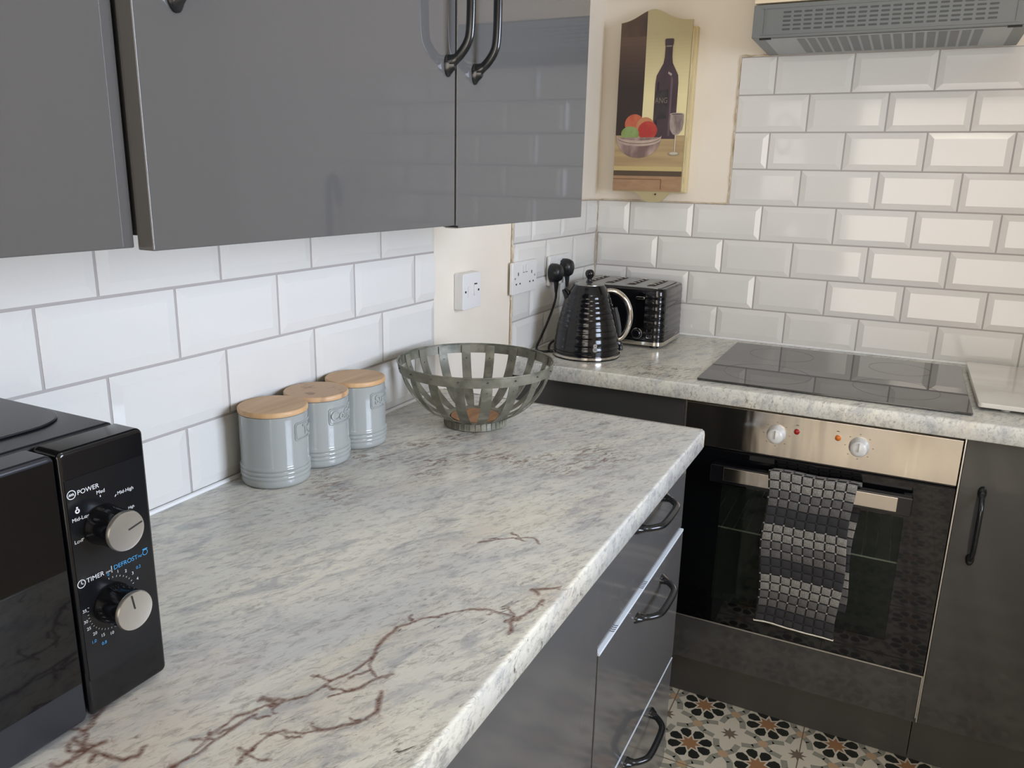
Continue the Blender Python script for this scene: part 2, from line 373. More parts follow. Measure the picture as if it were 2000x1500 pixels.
# ragged filler along cut tile edges, and the corner line
def ragged(pts, r, step=0.012, flat=1.0):
    out = []; rad = []
    for a, b in zip(pts[:-1], pts[1:]):
        a = Vector(a); b = Vector(b); n = max(2, int((b-a).length/step))
        for k in range(n):
            out.append(a.lerp(b, k/n) + Vector((random.uniform(-1, 1), random.uniform(-1, 1), random.uniform(-1, 1)))*r*0.25); rad.append(r*random.uniform(0.6, 1.25))
    out.append(Vector(pts[-1])); rad.append(r); return out, rad
fm = MB()
for pts, r in (([(0.4125, 0.004, L0), (0.4125, 0.004, L0+4*TH+0.002)], 0.0028), ([(0.4125, 0.004, L0+4*TH+0.003), (0.54, 0.004, L0+4*TH+0.003)], 0.0032),
               ([(0.0, 0.003, L0+0.002), (0.4125, 0.003, L0+0.002)], 0.0024), ([(-0.003, -0.611, 1.06), (-0.003, -0.611, 1.32)], 0.0038), ([(-0.003, -0.611, 0.905), (-0.003, -0.611, 1.06)], 0.003),
               ([(0.0008, -0.0008, 0.905), (0.0008, -0.0008, L0)], 0.0018), ([(-0.003, -0.6, L0+0.002), (-0.003, 0, L0+0.002)], 0.0022)):
    q, rr = ragged(pts, r); fm.sweep(q, rr, 6)
struct('trim_4', fm, M_oldcaulk, label='thin ragged beige filler lines along the cut tile edges')
sm = MB()
sm.sweep([(0.0012, -3.2, 0.9012), (0.0012, -0.995, 0.9012)], 0.0042, 8).sweep([(0.0, -0.001, 0.9012), (XR, -0.001, 0.9012)], 0.0042, 8).sweep([(0.0012, -0.60, 0.9012), (0.0012, 0, 0.9012)], 0.0035, 8)
struct('trim_5', sm, M_caulk, label='white sealant bead between worktops and tiles')

# ------------------------------------------------------------------ worktops
VE = {'main': [(0.427,-2.12),(0.427,-2.087),(0.425,-2.052),(0.424,-2.017),(0.437,-1.992),(0.446,-1.985),(0.461,-1.965),(0.475,-1.913),(0.477,-1.883),(0.469,-1.851),(0.468,-1.829),(0.482,-1.804),(0.504,-1.777),(0.521,-1.759),(0.536,-1.751),(0.561,-1.75),(0.574,-1.751),(0.581,-1.732),(0.584,-1.702)],
 'b1': [(0.477,-1.878),(0.484,-1.899),(0.503,-1.912),(0.496,-1.933),(0.479,-1.957)], 'b2': [(0.518,-1.926),(0.531,-1.952),(0.526,-1.972),(0.507,-1.992),(0.491,-2.006),(0.474,-2.01),(0.467,-2.024),(0.466,-2.05)],
 'b3': [(0.424,-2.088),(0.432,-2.059),(0.433,-2.031),(0.438,-2.006)], 'c': [(0.308,-2.038),(0.312,-2.065),(0.319,-2.084),(0.341,-2.106),(0.348,-2.122)], 'c2': [(0.341,-2.106),(0.357,-2.104),(0.384,-2.1)],
 'c3': [(0.325,-2.089),(0.309,-2.097)], 'c4': [(0.348,-2.115),(0.349,-2.098),(0.351,-2.092)], 'e': [(0.448,-1.609),(0.473,-1.582),(0.505,-1.56),(0.52,-1.573)],
 'f': [(0.563,-1.687),(0.581,-1.674),(0.592,-1.661)], 'f2': [(0.582,-1.779),(0.571,-1.762),(0.573,-1.749)]}
BL = [[(0.156,-1.333),(0.189,-1.282),(0.21,-1.185)], [(0.263,-1.451),(0.237,-1.386),(0.251,-1.349),(0.303,-1.298),(0.377,-1.306),(0.415,-1.239),(0.451,-1.182),(0.502,-1.189)], [(0.107,-1.432),(0.19,-1.384),(0.241,-1.383)], [(0.122,-1.519),(0.195,-1.585)], [(0.5,-1.2),(0.46,-1.26),(0.44,-1.31)],
      [(0.22,-0.55),(0.35,-0.50),(0.47,-0.47)], [(0.35,-0.58),(0.45,-0.56)]]
def seg_dist(XY, lines):
    d = np.full(len(XY), 9.0)
    if XY[:, 0].max() > 1: lines = [l for l in lines if l[0][1] > -0.62]
    for ln in lines:
        for a, b in zip(ln[:-1], ln[1:]):
            a = np.array(a); b = np.array(b); ab = b-a; t = np.clip(((XY-a)@ab)/(ab@ab), 0, 1)
            d = np.minimum(d, np.hypot(*(XY-(a+t[:, None]*ab)).T))
    return d
def frac(ln, amp=0.075, n=4):
    rs = random.Random(len(ln)*7+int(ln[0][0]*1000)); P_ = [np.array(p) for p in ln]
    for _ in range(n):
        Q = []
        for a, b in zip(P_[:-1], P_[1:]):
            d = b-a; Q += [a, (a+b)/2+np.array([-d[1], d[0]])*rs.uniform(-amp, amp)]
        P_ = Q+[P_[-1]]
    return P_
VEINS = [frac(v) for v in VE.values()]
for v in list(VEINS):
    rs = random.Random(int(v[0][0]*1e4))
    for k in range(len(v)//16):
        a = v[rs.randrange(len(v))]; th_ = rs.uniform(0, 2*PI); l = rs.uniform(.008, .026); b = a+np.array([math.cos(th_), math.sin(th_)])*l
        VEINS.append(frac([tuple(a), tuple(b)], 0.3, 3))
def worktop(name, u0, u1, depth, fn, step, sgn_end, r=0.004):
    """u runs along the top, profile goes from the wall to the front edge; fn(u, s, z)"""
    prof = [(s, 0.9) for s in np.linspace(0, depth-r, int(depth/step))]
    prof += [(depth-r+r*math.sin(t), 0.9-r+r*math.cos(t)) for t in np.linspace(0, PI/2, 5)[1:]]
    prof += [(depth, 0.885), (depth, 0.862), (depth-0.002, 0.86), (0, 0.86)]
    us = np.arange(u1, max(u0, -2.16), -step*1.2)[::-1]; us = np.concatenate([np.linspace(u0, us[0], 20)[:-1], us]) if us[0]-u0 > 0.05 else us
    nu = len(us); n = len(prof)
    vs = [fn(u, s, z) for u in us for s, z in prof]
    fs = [(i*n+k, i*n+(k+1) % n, (i+1)*n+(k+1) % n, (i+1)*n+k) for i in range(nu-1) for k in range(n)]
    fs += [tuple(range(n)), tuple((nu-1)*n+k for k in range(n))[::-1]]
    mb = MB(); mb.add(vs, fs)
    o = obj(name, mb, M_marble, None, smooth=True, ang=50)
    XY = np.array([(v[0], v[1]) for v in vs]); ZZ = np.array([v[2] for v in vs])
    for nm, val in (('vein', seg_dist(XY, VEINS)+np.maximum(0, 0.8995-ZZ)*3+np.maximum(0, XY[:, 0]-0.590)*(XY[:, 0] < 0.61)), ('blotch', np.clip(1-seg_dist(XY, BL)/0.045, 0, 1))):
        at = o.data.attributes.new(nm, 'FLOAT', 'POINT'); at.data.foreach_set('value', val.astype(np.float32))
    return o
wl = worktop('worktop', -2.95, -0.965, 0.60, lambda u, s, z: (s, u, z), 0.0022, 1)
tag(wl, 'long marble effect worktop carrying the microwave, canisters and wire bowl', 'worktop')
st = MB(); st.box(0.004, 0.596, -0.965, -0.9632, 0.8605, 0.9012)
st.sweep([(0.594, -0.964, 0.9), (0.599, -0.9645, 0.897), (0.6005, -0.965, 0.89), (0.6005, -0.965, 0.865)], 0.0013, 8)
obj('end_trim', st, M_steelstrip, wl)['label'] = 'thin pale metal end trim'
wb = worktop('worktop', 0.0, XR, 0.62, lambda u, s, z: (u, -s, z), 0.006, 1)
tag(wb, 'marble effect worktop along the back wall under the kettle and hob', 'worktop')

# ------------------------------------------------------------------ handles
def bow_handle(name, parent, c, along, out, length=0.155, off=0.034):
    """bow handle with two flared oval feet; c centre on the door face, along/out unit vectors"""
    A = Vector(along); O = Vector(out); c = Vector(c); mb = MB(); h = length/2
    path = [c-A*(h-0.012)+O*0.002, c-A*(h-0.014)+O*0.010, c-A*(h-0.020)+O*0.019, c-A*(h-0.034)+O*(off-0.004), c-A*(h-0.050)+O*off, c+A*0.0+O*(off+0.001),
            c+A*(h-0.050)+O*off, c+A*(h-0.034)+O*(off-0.004), c+A*(h-0.020)+O*0.019, c+A*(h-0.014)+O*0.010, c+A*(h-0.012)+O*0.002]
    pts = bez(path, 6); n = len(pts); rad = []
    for i in range(n):
        t = abs(i/(n-1)-0.5)*2
        rad.append(0.0062 if t < 0.7 else 0.0062+0.0026*math.sin((t-0.7)/0.3*PI/2))
    mb.sweep(pts, rad, 12, up=O, flat=0.85)
    B = A.cross(O)
    for s in (-1, 1):     # feet: teardrop pads pointing outwards
        base = c+A*s*(h-0.010); ring = []
        for lvl, k, hh in ((0, 1.0, 0.0), (1, 1.0, 0.0025), (2, 0.72, 0.0065), (3, 0.45, 0.012)):
            ring.append([base + A*s*(math.cos(t)*(0.0165 if math.cos(t)*1 > 0 else 0.011)*k) + B*(math.sin(t)*0.0088*k) + O*hh for t in [2*PI*q/20 for q in range(20)]])
        vs = [tuple(p) for r_ in ring for p in r_]; fs = [(i*20+q, i*20+(q+1) % 20, (i+1)*20+(q+1) % 20, (i+1)*20+q) for i in range(3) for q in range(20)]
        fs += [tuple(range(20))[::-1], tuple(60+q for q in range(20))]; mb.add(vs, fs)
    return obj(name, mb, M_handle, parent, ang=50)

# ------------------------------------------------------------------ base units, left run
t = thing('drawer_unit', 'grey gloss unit of three drawers under the end of the long worktop', 'base unit', (0.28, -1.24, 0))
obj('body', MB().box(0.01, 0.559, -1.479, -0.997, 0.15, 0.8598), M_carc, t)
for i, (z0, z1, zh, yh) in enumerate(((0.702, 0.857, 0.828, -1.236), (0.409, 0.694, 0.658, -1.2175), (0.154, 0.404, 0.372, -1.2225))):
    xo = 0.578 if i == 0 else 0.582
    d = obj('drawer', MB().box(0.5605, xo, -1.4805, -0.9955, z0, z1), M_base, t, bevel=0.0012)
    bow_handle('handle', d, (xo, yh, zh), (0, 1, 0), (1, 0, 0), 0.168)
    if i: obj('top_edge', MB().box(0.561, xo+0.0004, -1.4803, -0.9957, z1, z1+(0.0045 if i == 1 else 0.001)), M_edge, d)['label'] = 'pale blue-white top edge'  # pale blue-white strip along the top of the drawer front
    if i == 1:
        sc_ = MB(); zt = z1+0.0047
        for y0_, n_ in ((-1.418, 4), (-1.268, 5)):
            for q in range(n_): sc_.add([(0.572+.0016*(q % 2), y0_+q*.006, zt), (0.5825, y0_+q*.006+.003, zt), (0.5825, y0_+q*.006+.005, zt), (0.572+.0016*(q % 2), y0_+q*.006+.0015, zt)], [(0, 1, 2, 3)])
        obj('scuff_marks', sc_, M_hole, d, smooth=False)
obj('plinth', MB().box(0.5, 0.516, -1.48, -0.996, 0.001, 0.15), M_plinth, t)
for k, (a, b, lab) in enumerate(((-2.078, -1.484, 'wide grey gloss base cupboard left of the drawers'), (-2.68, -2.082, 'grey gloss base cupboard at the near end of the long worktop'))):
    t = thing('base_cupboard', lab, 'base unit', (0.28, (a+b)/2, 0), 'base cupboards')
    obj('body', MB().box(0.01, 0.559, a+.001, b-.001, 0.15, 0.8598), M_carc, t)
    d = obj('door', MB().box(0.5605, 0.581, a+0.0015, b-0.0015, 0.154, 0.857), M_base, t, bevel=0.0012)
    obj('plinth', MB().box(0.5, 0.516, a, b, 0.001, 0.15), M_plinth, t)

# ------------------------------------------------------------------ back run: filler, oven unit, right cupboard
YD = -0.60
t = thing('corner_unit', 'dark grey corner unit front between the left wall and the oven', 'base unit', (0.24, -0.3, 0))
obj('body', MB().box(0.01, 0.474, -0.58, -0.02, 0.15, 0.8598), M_carc, t)
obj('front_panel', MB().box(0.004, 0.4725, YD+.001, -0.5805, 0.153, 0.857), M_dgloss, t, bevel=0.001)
obj('edge_strip', MB().box(0.4735, 0.4775, YD+.002, -0.5805, 0.153, 0.857), M_steelstrip, t)
obj('plinth', MB().box(0.004, 0.476, -0.526, -0.51, 0.001, 0.15), M_plinth, t)
t = thing('oven_housing', 'dark grey filler unit under the built in oven', 'base unit', (0.776, -0.3, 0))
obj('body', MB().box(0.4785, 1.0745, -0.58, -0.02, 0.15, 0.2735), M_carc, t)
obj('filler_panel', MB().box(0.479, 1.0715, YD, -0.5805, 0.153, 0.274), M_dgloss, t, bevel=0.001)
e = MB(); e.box(0.479, 1.0745, YD-.0012, -0.582, 0.2742, 0.2775).box(1.0718, 1.0745, YD-.0012, -0.582, 0.165, 0.2742)
obj('edge_strip', e, M_steelstrip, t)
obj('plinth', MB().box(0.4785, 1.0745, -0.526, -0.51, 0.001, 0.15), M_plinth, t)
t = thing('base_cupboard', 'dark grey gloss cupboard with black handle right of the oven', 'base unit', (1.38, -0.3, 0), 'base cupboards')
obj('body', MB().box(1.0765, 1.676, -0.58, -0.02, 0.15, 0.8598), M_carc, t)
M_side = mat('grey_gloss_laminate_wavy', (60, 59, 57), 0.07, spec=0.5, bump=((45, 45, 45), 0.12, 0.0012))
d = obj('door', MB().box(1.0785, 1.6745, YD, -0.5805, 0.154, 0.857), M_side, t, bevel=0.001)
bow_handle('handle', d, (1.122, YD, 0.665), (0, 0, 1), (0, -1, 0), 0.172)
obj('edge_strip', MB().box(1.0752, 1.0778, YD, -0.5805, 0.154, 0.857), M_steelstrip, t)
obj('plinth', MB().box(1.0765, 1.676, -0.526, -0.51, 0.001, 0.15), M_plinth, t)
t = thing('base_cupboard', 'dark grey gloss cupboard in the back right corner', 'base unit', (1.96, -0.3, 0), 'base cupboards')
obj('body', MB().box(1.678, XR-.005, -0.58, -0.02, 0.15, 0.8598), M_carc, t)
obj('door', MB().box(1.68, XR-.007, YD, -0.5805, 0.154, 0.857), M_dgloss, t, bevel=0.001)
obj('plinth', MB().box(1.678, XR-.005, -0.526, -0.51, 0.001, 0.15), M_plinth, t)

# ------------------------------------------------------------------ oven
t = thing('oven', 'built in oven with steel control strip and black glass door', 'oven', (0.776, -0.3, 0.2775))
cav = MB(); x0, x1, y0, y1, z0, z1 = 0.499, 1.054, -0.56, -0.06, 0.285, 0.845
cav.box(x0, x0+.02, y0, y1, z0, z1).box(x1-.02, x1, y0, y1, z0, z1).box(x0+.02, x1-.02, y0, y1, z0, z0+.02).box(x0+.02, x1-.02, y0, y1, z1-.12, z1).box(x0+.02, x1-.02, y1-.02, y1, z0+.02, z1-.12)
obj('cavity', cav, mat('black_green_enamel', (42, 52, 44), 0.3), t)
cp = obj('control_panel', MB().box(0.4785, 1.0725, YD-.002, -0.5605, 0.7485, 0.8515), M_steel, t, bevel=0.001)
obj('shadow_gap', MB().box(0.4785, 1.0725, -0.588, -0.562, 0.7415, 0.7484), M_blackm, t)
M_knob = mat('pale_grey_knob', (205, 205, 200), 0.22); M_knobs = mat('grey_knob_skirt', (150, 150, 145), 0.3)
mk = MB()
for kx in (0.693, 0.872):
    kz = 0.803
    k = obj('control_knob', MB().lathe([(0.0215, 0), (0.0215, -0.003), (0.0185, -0.008), (0.0180, -0.021), (0.0165, -0.0245), (0.010, -0.0265), (0.0, -0.0272)], (kx, YD-.002, kz), 32, axis='y'), M_knob, t, ang=60)
    obj('pointer', MB().box(kx-.0012, kx+.0012, YD-.031, YD-.026, kz-.004, kz+.015), M_knobs, k)
    for q in range(8):
        a = 2*PI*q/8; cx, cz = kx+.029*math.cos(a), kz+.029*math.sin(a); mk.box(cx-.0016, cx+.0016, YD-.0024, YD-.0019, cz-.0005, cz+.0005)
for s, ix in (('.', 0.7375), ('.', 0.825)): mk.box(ix-.003, ix+.003, YD-.0024, YD-.0019, 0.831, 0.8325)
obj('printed_marks', mk, M_blackm, cp)
for ix, c, nm in ((0.7375, (150, 30, 25), 'red round indicator light'), (0.8265, (200, 110, 40), 'orange round indicator light')):
    k = obj('indicator_light', MB().lathe([(0.0065, 0), (0.0065, -0.003), (0.004, -0.005), (0, -0.0055)], (ix, YD-.002, 0.8165), 20, axis='y'), mat(nm.replace(' ', '_'), c, 0.15), t, ang=60); k['label'] = nm
od = MB(); dz0, dz1 = 0.2785, 0.7405; wx0, wx1, wz0, wz1 = 0.580, 0.984, 0.345, 0.655
od.box(0.4785, wx0, YD-.002, -0.5615, dz0, dz1).box(wx1, 1.0725, YD-.002, -0.5615, dz0, dz1).box(wx0, wx1, YD-.002, -0.5615, wz1, dz1).box(wx0, wx1, YD-.002, -0.5615, dz0, wz0)
d = obj('oven_door', od, M_glassblack, t)
mg = bpy.data.materials.new('smoked_oven_glass'); mg.use_nodes = True; nt = mg.node_tree; b = nt.nodes['Principled BSDF']
b.inputs['Base Color'].default_value = lin((34, 40, 36))+(1,); b.inputs['Roughness'].default_value = 0.03
tr = nt.nodes.new('ShaderNodeBsdfTransparent'); tr.inputs[0].default_value = (0.8, 0.85, 0.8, 1); mx = nt.nodes.new('ShaderNodeMixShader'); mx.inputs[0].default_value = 0.55
nt.links.new(b.outputs[0], mx.inputs[1]); nt.links.new(tr.outputs[0], mx.inputs[2]); nt.links.new(mx.outputs[0], nt.nodes['Material Output'].inputs[0])
mx.inputs[0].default_value = 0.68
obj('window', MB().box(wx0, wx1, YD-.002, -0.5985, wz0, wz1), mg, d)['label'] = 'smoked greenish glass window'
rk = MB()
rk.sweep([(0.523, -0.545, 0.535), (0.53, -0.548, 0.523), (0.545, -0.55, 0.52), (1.01, -0.55, 0.52), (1.03, -0.55, 0.523)], 0.0026, 8)
for q in range(16): rk.sweep([(0.55+q*0.03, -0.55, 0.52), (0.55+q*0.03, -0.10, 0.52)], 0.0012, 6)
obj('oven_rack', rk, mat('bright_rack_wire', (225, 224, 218), 0.3, 0.5), t)
hb = MB(); hb.rbox(0.556, 0.994, -0.640, -0.618, 0.672, 0.716, 0.004, axis='y').box(0.556, 0.575, -0.619, YD-.0015, 0.676, 0.712).box(0.975, 0.994, -0.619, YD-.0015, 0.676, 0.712)
h = obj('door_handle', hb, M_black, d, bevel=0.002)
obj('steel_inlay', MB().box(0.588, 0.9645, -0.6425, -0.6398, 0.680, 0.713), M_steel, h, bevel=0.0008)['label'] = 'flat brushed steel strip'

# tea towel hung over the handle
TCOL = [mat('towel_light', (148, 145, 138), 0.95, noise=((84, 82, 79), (900, 900, 900), 2, 0.42, 0.6)), mat('towel_mid', (98, 97, 94), 0.95, noise=((66, 65, 63), (900, 900, 900), 2, 0.42, 0.6)),
        mat('towel_dark', (44, 44, 46), 0.95), mat('towel_gap', (20, 20, 22), 0.95), mat('towel_thread', (150, 148, 142), 0.95), mat('towel_hem', (225, 220, 205), 0.9)]
def towel_layer(mb, pos, ncol, rows, nsub=6, half=True):
    """pos(u, v): u 0..1 across, v in cell rows from the top; cells are puffed squares"""
    C = ncol*nsub; R = rows*nsub
    def H(i, j):
        a = (i % nsub)/nsub; b_ = (j % nsub)/nsub
        return 0.0022*min(1, 3.2*min(a, 1-a))*min(1, 3.2*min(b_, 1-b_))
    vs = []
    for j in range(R+1):
        for i in range(C+1): vs.append(pos(i/C, j/nsub, H(i, j)))
    fs = []; ms = []
    for j in range(R):
        row = j//nsub; ph = row % 6; cm = (0, 0, 1, 1, 2, 2)[ph]
        for i in range(C):
            a, b_ = i % nsub, j % nsub; ea = a in (0,); eb = b_ in (0,)
            m = cm
            if ea and eb: m = 4 if cm != 2 else 2
            elif ea or eb: m = 3
            fs.append((j*(C+1)+i, j*(C+1)+i+1, (j+1)*(C+1)+i+1, (j+1)*(C+1)+i)); ms.append(m)
    b = len(mb.v); mb.v += vs; mb.f += [tuple(b+q for q in f) for f in fs]; mb.m += ms
tw = MB()
def pos_front(u, v, h):
    rowh = 0.0212
    s = v*rowh                                       # length down from the crest
    x = 0.690+0.188*u + 0.0035*math.sin(v*0.55+u*2) + 0.012*(v/18)*(1-2*u)*(-0.3) - 0.004*(v/18)
    x += 0.013*(v/18)*(1-u)
    top = 0.7255 + 0.0015*math.sin(u*9)
    rr = 0.0075
    if s < rr*PI/2: a = s/rr; y = -0.640-rr*math.sin(a)+0.0; z = top-rr+rr*math.cos(a)
    else: y = -0.6475 - 0.004*math.sin(u*5+v*0.25)*(v/18) + 0.008*(v/18); z = top-rr-(s-rr*PI/2)
    z += (-0.014*(1-u)-0.004*u)*(v/18) - 0.012*max(0, u-0.55)*(v/18)*2
    return (x, y-h, z)
def pos_back(u, v, h):
    rowh = 0.0212; s = v*rowh; rr = 0.0075; top = 0.7255 + 0.0015*math.sin(u*9)
    x = 0.694+0.190*u+0.004*math.sin(v*0.5) + 0.006*min(1, v/4)
    yb = -0.6095 - 0.001
    if v < 1.6: k = v/1.6; y = -0.640+(-yb*-1+0.640)*k if False else -0.640+(yb+0.640)*k; z = top-0.0008*k - 0.004*k*k
    else: y = yb; z = top-0.0048-(v-1.6)*rowh
    return (x, y+h*0.3, z)
towel_layer(tw, pos_front, 8, 18)
towel_layer(tw, pos_back, 8, 17)
hem = [pos_front(k/24, 18.05, 0) for k in range(25)]; tw.sweep([(a, b, c) for a, b, c in hem], 0.0011, 6, mi=5)
tt = obj('tea_towel', tw, TCOL, None, smooth=True, ang=80)
tag(tt, 'grey and black checked tea towel hanging over the oven door handle', 'tea towel')
sl = tt.modifiers.new('thickness', 'SOLIDIFY'); sl.thickness = 0.0016; sl.offset = 1

# ------------------------------------------------------------------ hob
t = thing('hob', 'flat black glass hob with four faint cooking rings', 'hob', (0.787, -0.32, 0.9))
M_hob = mat('hob_glass', (22, 23, 25), 0.02, spec=0.9, ior=1.7)
g = obj('glass', MB().rbox(0.490, 1.083, -0.572, -0.066, 0.9012, 0.9062, 0.004), M_hob, t, bevel=0.0012)
M_ring = mat('hob_ring_print', (72, 72, 72), 0.25)
for cx, cy, r in ((0.635, -0.185, 0.085), (0.635, -0.435, 0.105), (0.935, -0.195, 0.075), (0.930, -0.430, 0.095)):
    vs = []; fs = []; n = 64
    for k in range(n):
        a = 2*PI*k/n
        for rr in (r-.0011, r): vs.append((cx+rr*math.cos(a), cy+rr*math.sin(a), 0.9064))
    for k in range(n): fs.append((2*k, 2*k+1, (2*k+3) % (2*n), (2*k+2) % (2*n)))
    m_ = MB(); m_.add(vs, fs); obj('cooking_ring', m_, M_ring, t)

# chopping board right of the hob
t = thing('worktop_saver', 'pale marble look glass chopping board lying right of the hob', 'chopping board', (1.28, -0.28, 0.9))
M_board = mat('pale_marble_glass', (216, 212, 202), 0.08, noise=((198, 194, 184), (2, 9, 2), 5, 0.4, 0.7))
obj('board', MB().rbox(1.0945, 1.4945, -0.512, -0.05, 0.907, 0.918, 0.008), M_board, t, bevel=0.002)
M_rub = mat('clear_rubber', (190, 190, 185), 0.3)
for fx in (1.15, 1.25, 1.44):
    for fy in (-0.49, -0.08): obj('foot', MB().lathe([(0.009, 0), (0.009, 0.0062)], (fx, fy, 0.9006), 16), M_rub, t)

# sink and tap (they show as a reflection in the wall cupboard doors)
t = thing('kitchen_sink', 'steel sink bowl rim set in the back worktop near the right corner', 'sink', (1.72, -0.32, 0.9))
sk = MB()
for a in ((1.52, 1.54, -0.50, -0.12), (1.90, 1.92, -0.50, -0.12), (1.54, 1.90, -0.50, -0.48), (1.54, 1.90, -0.14, -0.12)): sk.box(*a, 0.9003, 0.904)
obj('rim', sk, M_steelstrip, t); obj('bowl', MB().box(1.54, 1.90, -0.48, -0.14, 0.9003, 0.901), mat('dark_sink_steel', (90, 90, 90), 0.4, 1.0), t)
t = thing('tap', 'tall dark swan neck kitchen tap behind the sink', 'tap', (1.70, -0.09, 0.9))
obj('spout', MB().sweep(bez([(1.70, -0.09, 0.93), (1.70, -0.09, 1.22), (1.69, -0.10, 1.32), (1.65, -0.13, 1.36), (1.60, -0.17, 1.34), (1.575, -0.19, 1.27)], 8), 0.013, 14), M_blackm, t, ang=60)
obj('base', MB().lathe([(0.026, 0), (0.026, 0.012), (0.02, 0.03), (0.018, 0.06), (0.013, 0.065)], (1.70, -0.09, 0.9003), 24), M_blackm, t)
obj('lever', MB().sweep([(1.70, -0.10, 0.945), (1.70, -0.15, 0.965)], 0.006, 10), M_blackm, t)

# ------------------------------------------------------------------ wall cupboards on the left wall
def wall_cupboard(y0, y1, xf, zb, label):
    t = thing('wall_cupboard', label, 'wall cupboard', (0.15, (y0+y1)/2, zb), 'grey wall cupboards')
    obj('body', MB().box(0.001, xf-0.021, y0+.002, y1-.002, zb+.012, 2.02), M_carc, t)
    d = obj('door', MB().box(xf-0.019, xf, y0, y1, zb, 2.02), M_door, t, bevel=0.0012)
    return t, d
t, d = wall_cupboard(-2.49, -1.992, 0.322, 1.3065, 'grey gloss wall cupboard nearest the camera above the microwave')
t, d = wall_cupboard(-1.989, -1.4925, 0.341, 1.3045, 'middle grey gloss wall cupboard above the canisters')
for hy in (-1.513, -1.9465): bow_handle('handle', d, (0.341, hy, 1.592), (0, 0, 1), (1, 0, 0), 0.18)
obj('dark_seam_block', MB().box(0.322, 0.345, -1.4915, -1.4895, 1.302, 1.3045), M_hole, t)  # near-black block added for the dark gap at the foot of the door seam
t, d = wall_cupboard(-1.4885, -1.016, 0.3415, 1.3005, 'grey gloss wall cupboard nearest the corner, mirroring the tiles')
bow_handle('handle', d, (0.3415, -1.4415, 1.590), (0, 0, 1), (1, 0, 0), 0.18)
obj('edge_strip', MB().box(0.3235, 0.3417, -1.4896, -1.4885, 1.3005, 2.02), M_steelstrip, d)['label'] = 'bright edge strip'

# ------------------------------------------------------------------ extractor hood and cupboard above it
HX0, HX1, HY, HZ0, HZ1 = 0.4880, 1.0880, -0.27, 1.7235, 1.800
t = thing('cooker_hood', 'slim grey cooker hood with slotted front fixed above the hob', 'cooker hood', (0.788, -0.13, HZ0))
M_hood = mat('grey_painted_metal', (112, 115, 112), 0.4); M_slot = mat('hood_slot_grey', (72, 75, 74), 0.5); M_under = mat('hood_underside', (160, 164, 163), 0.35)
prof = [(HY, HZ0), (HY, HZ1), (0.0, HZ1), (0.0, 1.7195), (-0.01, 1.7195)]
obj('casing', MB().prism([(y, z) for y, z in prof], lambda u, v, d: (d, u, v), HX0, HX1), M_hood, t, bevel=0.0015)
sl = MB()
for c in range(19):
    for r in range(5):
        x = HX0+.072+c*0.0246; z = HZ0+.015+r*0.0098
        sl.rbox(x, x+.0185, HY-.0006, HY-.0001, z, z+.0045, .0015, axis='y', seg=2)
obj('front_slots', sl, M_slot, t)
bz = MB(); 
for a in ((HX0+.022, HX1-.022, HY-.002, HY-.0002, HZ0+.006, HZ0+.0085), (HX0+.022, HX1-.022, HY-.002, HY-.0002, HZ1-.010, HZ1-.008), (HX0+.028, HX0+.0305, HY-.002, HY-.0002, HZ0+.0085, HZ1-.01), (HX1-.0305, HX1-.028, HY-.002, HY-.0002, HZ0+.0085, HZ1-.01)): bz.box(*a)
obj('front_bezel', bz, M_hood, t)
un = MB(); un.add([(HX0+.03, HY+.012, HZ0-.0008), (HX1-.03, HY+.012, HZ0-.0008), (HX1-.03, -.006, 1.7186), (HX0+.03, -.006, 1.7186)], [(0, 3, 2, 1)])
obj('underside_panel', un, M_under, t)
gr = MB()
for c in range(17):
    x = HX0+.105+c*0.0243
    gr.add([(x, HY+.03, HZ0-.0014), (x+.0185, HY+.03, HZ0-.0014), (x+.0185, -.03, 1.7186), (x, -.03, 1.7186)], [(0, 3, 2, 1)])
obj('grease_filter', gr, mat('filter_grey', (124, 128, 128), 0.5), t)
for x in (HX0+.018, HX1-.043): obj('clip', MB().box(x, x+.028, HY+.006, HY+.012, HZ0-.0035, HZ0-.0005), M_hole, t)
t = thing('wall_cupboard', 'pale wood cupboard above the cooker hood, only its bottom edge in view', 'wall cupboard', (0.788, -0.14, HZ1+.003))
M_wood = mat('pale_wood_board', (226, 208, 178), 0.5, noise=((214, 190, 154), (3, 3, 40), 3, 0.35, 0.7))
obj('body', MB().box(HX0+.001, HX1-.001, HY+.022, 0.0, HZ1+.003, 2.3), M_wood, t); obj('door', MB().box(HX0, HX1, HY+.001, HY+.020, HZ1+.004, 2.3), M_wood, t, bevel=.001)

